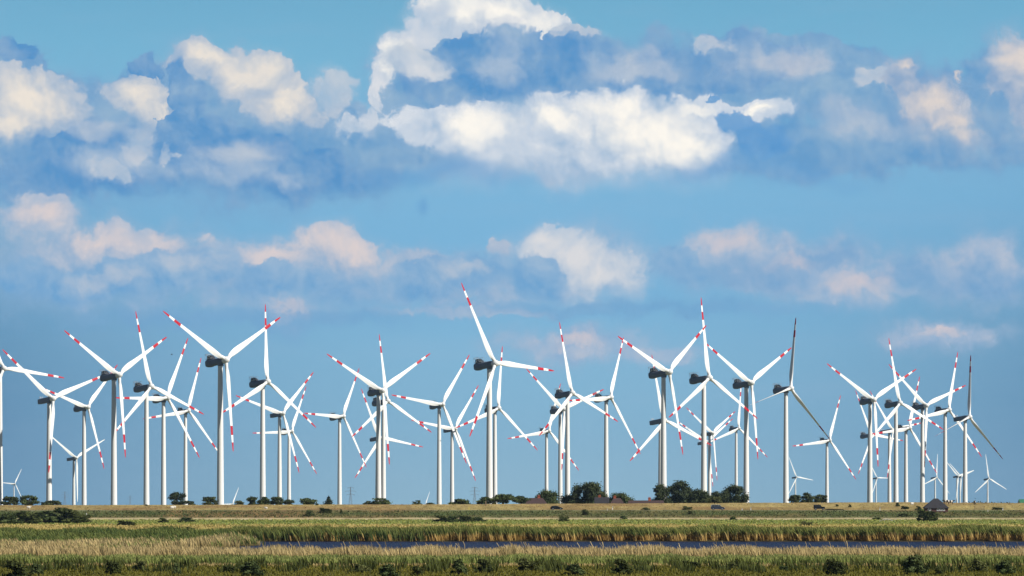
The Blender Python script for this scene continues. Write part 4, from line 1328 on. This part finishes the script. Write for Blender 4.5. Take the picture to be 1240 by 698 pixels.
# clear sky: by elevation, brighter towards the middle of the view
cr = WN.new('ShaderNodeValToRGB')
st = [(0.0, lin(142, 182, 204)), (0.15, lin(132, 180, 209)), (0.3, lin(130, 182, 214)), (0.42, lin(121, 179, 217)), (0.6, lin(124, 181, 218)), (0.75, lin(122, 180, 216)), (0.87, lin(120, 181, 213)), (1.0, lin(112, 173, 206))]
while len(cr.color_ramp.elements) < len(st): cr.color_ramp.elements.new(.5)
for e, (p, c) in zip(cr.color_ramp.elements, st): e.position = p; e.color = c
WL.new(sstep(Vv, HZ, 0.0), cr.inputs[0])
cr_in = mth('DIVIDE', mth('SUBTRACT', HZ, Vv), HZ, clamp=True)
WL.new(cr_in, cr.inputs[0])
side = mth('MINIMUM', mth('POWER', mth('DIVIDE', mth('ABSOLUTE', mth('SUBTRACT', U, 650.0)), 620.0), 2.0), 1.1)
low = sstep(Vv, 120.0, 520.0)
col = mixc(mth('MULTIPLY', mth('MULTIPLY', side, low), 0.72), cr.outputs[0], lin(84, 131, 170))
# faint veils
col = mixc(mth('MULTIPLY', sstep(streak, .45, .85), 0.12), col, lin(160, 186, 214))


def layer(col, blobs, warped, edge, namp, shade, lit, alpha=1.0, gain=0.6, body=0.5, soft=None, k=0.15, width=0.6, droop=0.35, lobes=None, lobe_col=None, lobe_gain=0.9, lobe_noise=0.75, halo=0.24):
    """one bank of cloud: union of lumps with a noisy outline, softer towards its base; bright lobes inside it"""
    f_ = field(warped, blobs, k)
    v_ = mth('MULTIPLY_ADD', mth('SUBTRACT', puff, .5), namp, f_)
    wd = mth('MULTIPLY_ADD', sstep(softn, .40, .70), 0.34, -.04)
    li = mth('ADD', mth('MULTIPLY_ADD', relief, gain, body), mth('MULTIPLY', mth('SUBTRACT', big, .5), 1.0))
    if soft:
        g_ = sstep(mth('MULTIPLY_ADD', mth('SUBTRACT', big, .5), 70.0, Vv), soft[0], soft[1])
        wd = mth('MULTIPLY_ADD', g_, width, wd)
        li = mth('MULTIPLY_ADD', g_, -droop, li)
    a_ = sstep(v_, edge[0], mth('ADD', wd, edge[1]), 0.0, alpha)
    c_ = mixc(mth('ADD', li, 0.0, clamp=True), shade, lit)
    if lobes:
        h_ = mth('MULTIPLY_ADD', mth('SUBTRACT', puff, .5), lobe_noise, field(warped, lobes, .25))
        h_ = mth('MULTIPLY', sstep(h_, -.30, .95), lobe_gain)
        c_ = mixc(mth('MULTIPLY_ADD', relief, mth('MULTIPLY', h_, .5), h_, clamp=True), c_, lobe_col)
    if halo > 0:
        col = mixc(sstep(v_, edge[0] - .40, edge[0] + .38, 0.0, halo), col, mixc(.45, shade, lit))
    return mixc(a_, col, c_)


B1 = lin(100, 154, 202); B2 = lin(148, 179, 207)
WHITE = lin(255, 250, 241); CREAM = lin(243, 232, 218); ROSE = lin(228, 212, 208)
# 1 broad blue-grey cloud bank
col = layer(col, [(60, 190, 190, 100, 60), (250, 175, 190, 80, 70), (330, 215, 180, 40, 40), (20, 100, 60, 45, 60), (190, 110, 60, 30, 60), (250, 130, 70, 70, 60),
                  (560, 90, 120, 70, 70), (750, 95, 190, 52, 60), (960, 100, 200, 55, 70), (1120, 120, 140, 45, 90), (1230, 110, 90, 65, 100), (1000, 185, 260, 40, 36), (470, 190, 130, 60, 40)],
            Pb, (-.05, .10), .7, B1, B2, alpha=.88, gain=.9, body=.42, soft=(165, 255), width=.6, droop=.25)
# 2 sunlit towers behind
col = layer(col, [(35, 130, 68, 46, 50), (2, 140, 50, 40, 44), (165, 122, 46, 28, 32), (185, 150, 32, 22, 30), (258, 72, 46, 20, 30), (296, 95, 52, 36, 38), (338, 128, 38, 36, 28), (362, 140, 22, 20, 18), (150, 195, 24, 16, 18), (168, 212, 20, 12, 12)],
            Pb, (-.06, .06), .78, lin(142, 174, 207), lin(204, 207, 213), alpha=.93, gain=.7, body=.55, soft=(100, 210), width=.7, droop=.3,
            lobes=[(40, 115, 52, 30, 40), (10, 150, 40, 30, 30), (165, 115, 38, 18, 28), (195, 140, 18, 14, 18), (300, 85, 42, 20, 26), (345, 125, 28, 24, 24), (262, 68, 30, 12, 20)], lobe_col=CREAM, lobe_gain=.92)
col = layer(col, [(560, 8, 46, 24, 22), (600, 14, 50, 22, 24), (640, 42, 48, 34, 28), (530, 30, 36, 20, 22), (490, 52, 34, 22, 24), (462, 86, 17, 28, 30), (450, 112, 11, 18, 18), (436, 140, 14, 16, 16), (420, 154, 26, 10, 12)],
            Pb, (-.07, .06), .72, lin(164, 190, 216), lin(222, 224, 229), alpha=.97, gain=.8, body=.65, soft=(90, 190), width=.6, droop=.25,
            lobes=[(640, 34, 40, 24, 30), (560, 4, 40, 18, 20), (610, 14, 30, 14, 16), (480, 58, 24, 16, 16), (466, 84, 12, 18, 18)], lobe_col=WHITE, lobe_gain=.9)
# 3 blue-grey masses in front of the towers
D1 = lin(86, 147, 201); D2 = lin(150, 180, 208)
col = layer(col, [(598, 78, 70, 46, 44), (548, 112, 70, 32, 28), (690, 92, 110, 42, 34), (120, 205, 120, 54, 46), (235, 195, 90, 54, 56), (60, 215, 110, 34, 36), (300, 210, 120, 44, 48), (226, 112, 20, 34, 40),
                  (20, 62, 30, 14, 16), (185, 82, 20, 14, 16), (390, 215, 90, 40, 36), (780, 92, 100, 36, 34), (880, 80, 70, 34, 40)],
            Pb, (.0, .05), .8, D1, D2, alpha=.94, gain=.8, body=.30, soft=(150, 260), width=.7, droop=.1,
            lobes=[(604, 80, 22, 36, 30), (760, 82, 60, 14, 18), (270, 200, 70, 22, 26), (130, 195, 70, 20, 24), (330, 215, 26, 16, 16)], lobe_col=lin(170, 190, 213), lobe_gain=.8)
# pale lump and grey rolls lying on the dark bank
col = layer(col, [(498, 76, 46, 22, 24), (530, 84, 20, 16, 16)], Pc, (-.02, .3), .5, lin(158, 184, 212), lin(205, 212, 220), alpha=.9, gain=.7, body=.6,
            lobes=[(515, 84, 30, 12, 14)], lobe_col=lin(226, 226, 228), lobe_gain=.8)
col = layer(col, [(940, 78, 78, 26, 32), (985, 84, 40, 24, 24), (640, 205, 110, 14, 16), (1040, 150, 70, 18, 22), (120, 160, 60, 18, 22), (780, 80, 60, 14, 20), (290, 190, 70, 20, 20)],
            Pa, (.0, .6), .6, lin(140, 172, 207), lin(190, 200, 213), alpha=.75, gain=.7, body=.6, lobes=[(950, 78, 60, 18, 24)], lobe_col=lin(206, 206, 212), lobe_gain=.8)
# crinkled pale scraps along the left and the top of the dark bank
col = layer(col, [(165, 175, 16, 20, 24), (205, 185, 12, 8, 8), (140, 205, 20, 10, 14), (395, 120, 22, 24, 24), (410, 100, 14, 14, 16), (700, 45, 40, 8, 8), (860, 60, 26, 8, 8), (1060, 95, 20, 10, 12)],
            Pb, (-.1, .3), 1.0, lin(158, 186, 213), lin(204, 208, 216), alpha=.7, gain=1.0, body=.6)
# 4 the bright main cloud
col = layer(col, [(566, 156, 92, 30, 34), (640, 168, 120, 38, 48), (700, 165, 125, 44, 52), (745, 142, 74, 34, 50), (800, 172, 84, 42, 46), (690, 196, 150, 34, 30), (522, 158, 42, 20, 24), (838, 188, 42, 36, 36), (850, 136, 60, 16, 20), (920, 136, 40, 14, 14)],
            Pc, (-.12, .05), .62, lin(158, 186, 215), lin(224, 228, 234), alpha=1.0, gain=.8, body=.62, soft=(160, 232), width=.8, droop=.45, k=.2,
            lobes=[(785, 166, 74, 40, 32), (835, 180, 36, 30, 26), (742, 128, 36, 14, 20), (575, 150, 50, 18, 24), (680, 148, 34, 16, 20), (840, 134, 30, 8, 10), (915, 134, 22, 7, 8)], lobe_col=WHITE, lobe_gain=.97)
col = layer(col, [(885, 152, 30, 16, 18), (925, 162, 50, 14, 26), (868, 120, 14, 5, 7)], Pb, (.05, .3), .8, lin(86, 150, 207), lin(124, 170, 212), alpha=.9, body=.4)
# beige lumps at the right
col = layer(col, [(1135, 135, 62, 44, 48), (1095, 95, 28, 28, 26), (1100, 76, 16, 8, 9), (1162, 95, 12, 8, 9), (1228, 75, 34, 38, 54), (1245, 130, 30, 40, 40), (1170, 165, 36, 22, 24)],
            Pb, (-.04, .2), .7, lin(132, 164, 201), lin(196, 200, 210), alpha=.88, gain=.8, body=.5, soft=(100, 200), width=.7, droop=.15,
            lobes=[(1120, 128, 40, 22, 24), (1150, 150, 40, 18, 20), (1100, 76, 13, 6, 7), (1162, 94, 10, 6, 7), (1236, 72, 26, 30, 40)], lobe_col=lin(232, 218, 208), lobe_gain=.85)
# blue shade below the banks
col = layer(col, [(560, 217, 120, 14, 18), (900, 215, 130, 16, 18), (518, 259, 12, 10, 10)],
            Ps, (.0, .7), .5, lin(96, 156, 208), lin(116, 168, 212), alpha=.5, body=.4)
col = layer(col, [(110, 325, 170, 50, 50), (330, 330, 170, 40, 50), (560, 335, 140, 34, 40), (700, 315, 90, 46, 46), (960, 325, 150, 40, 40), (1180, 330, 90, 40, 46), (1140, 408, 80, 22, 24), (700, 420, 100, 24, 24)],
            Pb, (-.1, .6), .7, lin(122, 166, 206), lin(186, 194, 211), alpha=.85, gain=1.1, body=.5)
# 5 lower pinkish cumulus line
col = layer(col, [(95, 306, 72, 26, 34), (150, 300, 70, 28, 40), (220, 306, 54, 18, 34), (330, 314, 60, 22, 30), (390, 304, 76, 26, 36), (445, 306, 40, 18, 30), (478, 314, 34, 18, 24), (45, 268, 56, 30, 28), (612, 300, 22, 14, 16), (515, 320, 26, 14, 16)],
            Pb, (-.12, .12), .75, lin(146, 176, 208), lin(200, 202, 212), alpha=.88, gain=.8, body=.55, soft=(280, 335), width=.7, droop=.25,
            lobes=[(140, 292, 58, 16, 24), (205, 296, 40, 12, 18), (390, 292, 62, 14, 22), (440, 298, 28, 10, 14), (330, 308, 40, 10, 16), (46, 264, 38, 18, 18)], lobe_col=ROSE, lobe_gain=.85)
col = layer(col, [(676, 294, 44, 24, 30), (702, 310, 52, 32, 44), (728, 330, 52, 34, 36), (756, 338, 26, 22, 24)],
            Pb, (-.10, .12), .7, lin(150, 182, 213), lin(204, 212, 222), alpha=.9, gain=.8, body=.6, soft=(310, 365), width=.6, droop=.2,
            lobes=[(692, 304, 46, 24, 34), (732, 328, 38, 22, 24), (672, 290, 28, 14, 16)], lobe_col=lin(230, 226, 225), lobe_gain=.8)
col = layer(col, [(880, 296, 58, 22, 26), (845, 300, 26, 16, 18), (960, 328, 80, 24, 26), (1048, 346, 54, 28, 32), (1015, 356, 50, 12, 14), (1200, 318, 38, 26, 24), (1140, 405, 52, 16, 18), (1090, 352, 30, 12, 10), (350, 376, 46, 14, 14), (700, 420, 70, 18, 20), (560, 378, 120, 7, 8), (790, 430, 60, 12, 12)],
            Pb, (-.08, .5), .8, lin(140, 176, 211), lin(184, 194, 211), alpha=.72, gain=.9, body=.55,
            lobes=[(882, 292, 40, 12, 14), (1048, 342, 40, 18, 20), (960, 320, 44, 8, 10), (1140, 402, 36, 8, 10), (350, 374, 30, 8, 8), (700, 415, 44, 8, 10)], lobe_col=lin(222, 206, 206), lobe_gain=.8)
# 6 blue fronts of the lower line
col = layer(col, [(228, 322, 66, 24, 40), (110, 345, 110, 26, 34), (20, 330, 60, 26, 44), (400, 345, 80, 28, 30), (330, 345, 60, 26, 30), (500, 345, 80, 24, 24), (570, 330, 60, 26, 34), (820, 320, 36, 22, 26), (650, 340, 40, 30, 26)],
            Pb, (-.03, .16), .7, lin(108, 163, 209), lin(154, 185, 213), alpha=.85, gain=.9, body=.42, soft=(318, 385), width=.8, droop=.2,
            lobes=[(230, 316, 44, 12, 18), (130, 340, 60, 12, 16), (560, 325, 36, 10, 14)], lobe_col=lin(184, 196, 212), lobe_gain=.7)
col = layer(col, [(905, 330, 90, 18, 24), (1000, 318, 40, 14, 14), (1110, 330, 60, 20, 22), (1180, 345, 80, 26, 22), (760, 372, 240, 12, 14), (300, 385, 240, 14, 18)],
            Pb, (.0, .6), .7, lin(104, 158, 204), lin(132, 174, 211), alpha=.5, body=.4)

bgA = WN.new('ShaderNodeBackground'); WL.new(col, bgA.inputs[0]); bgA.inputs[1].default_value = 0.84
skyt = WN.new('ShaderNodeTexSky'); skyt.sky_type = 'NISHITA'; skyt.sun_disc = False; skyt.air_density = 0.6; skyt.dust_density = 0.0; skyt.ozone_density = 4.0; skyt.altitude = 1500
skyt.sun_elevation = R(SUN_EL); skyt.sun_rotation = R(SUN_AZ)
bgB = WN.new('ShaderNodeBackground'); WL.new(skyt.outputs[0], bgB.inputs[0]); bgB.inputs[1].default_value = 0.05
ms = WN.new('ShaderNodeMixShader')
azd = mth('ABSOLUTE', mth('ARCTAN2', sx.outputs[0], sx.outputs[1]))
WL.new(mth('MAXIMUM', sstep(EL, R(5.6), R(8.0)), sstep(azd, R(9.0), R(20.0))), ms.inputs[0]); WL.new(bgA.outputs[0], ms.inputs[1]); WL.new(bgB.outputs[0], ms.inputs[2])
out = WN.new('ShaderNodeOutputWorld'); WL.new(ms.outputs[0], out.inputs['Surface'])
world.cycles.sampling_method = 'MANUAL'; world.cycles.sample_map_resolution = 256

# ------------------------------------------------------------------ sun
sl = bpy.data.lights.new('sun', 'SUN'); sl.energy = 5.0; sl.angle = R(0.5); sl.color = (1.0, 0.95, 0.86)
so = bpy.data.objects.new('sun', sl); C.objects.link(so)
ce = math.cos(R(SUN_EL))
sd = Vector((math.sin(R(SUN_AZ)) * ce, math.cos(R(SUN_AZ)) * ce, math.sin(R(SUN_EL))))
so.rotation_euler = (-sd).to_track_quat('-Z', 'Y').to_euler(); so.location = sd * 100 + Vector((0, 0, 50))

# ------------------------------------------------------------------ camera
cd = bpy.data.cameras.new('camera'); cd.sensor_width = 36.0; cd.lens = 36.0 * F / 1240.0
cd.shift_y = (HZ - 349.0) / 1240.0
cd.clip_start = 1.0; cd.clip_end = 60000.0
co = bpy.data.objects.new('camera', cd); C.objects.link(co)
co.location = (0, 0, CAMZ); co.rotation_euler = (R(90), 0, 0)
sc = bpy.context.scene
sc.camera = co
sc.render.engine = 'CYCLES'
sc.cycles.max_bounces = 4; sc.cycles.diffuse_bounces = 1; sc.cycles.volume_bounces = 0; sc.cycles.transparent_max_bounces = 4
sc.cycles.use_adaptive_sampling = True; sc.cycles.adaptive_threshold = 0.012; sc.cycles.adaptive_min_samples = 12
sc.cycles.use_denoising = True
sc.cycles.denoiser = 'OPENIMAGEDENOISE'; sc.cycles.denoising_input_passes = 'RGB_ALBEDO_NORMAL'; sc.cycles.denoising_prefilter = 'ACCURATE'
sc.view_settings.view_transform = 'Standard'; sc.view_settings.look = 'None'
sc.view_settings.exposure = 0.25; sc.view_settings.gamma = 1.0; sc.view_settings.use_curve_mapping = False
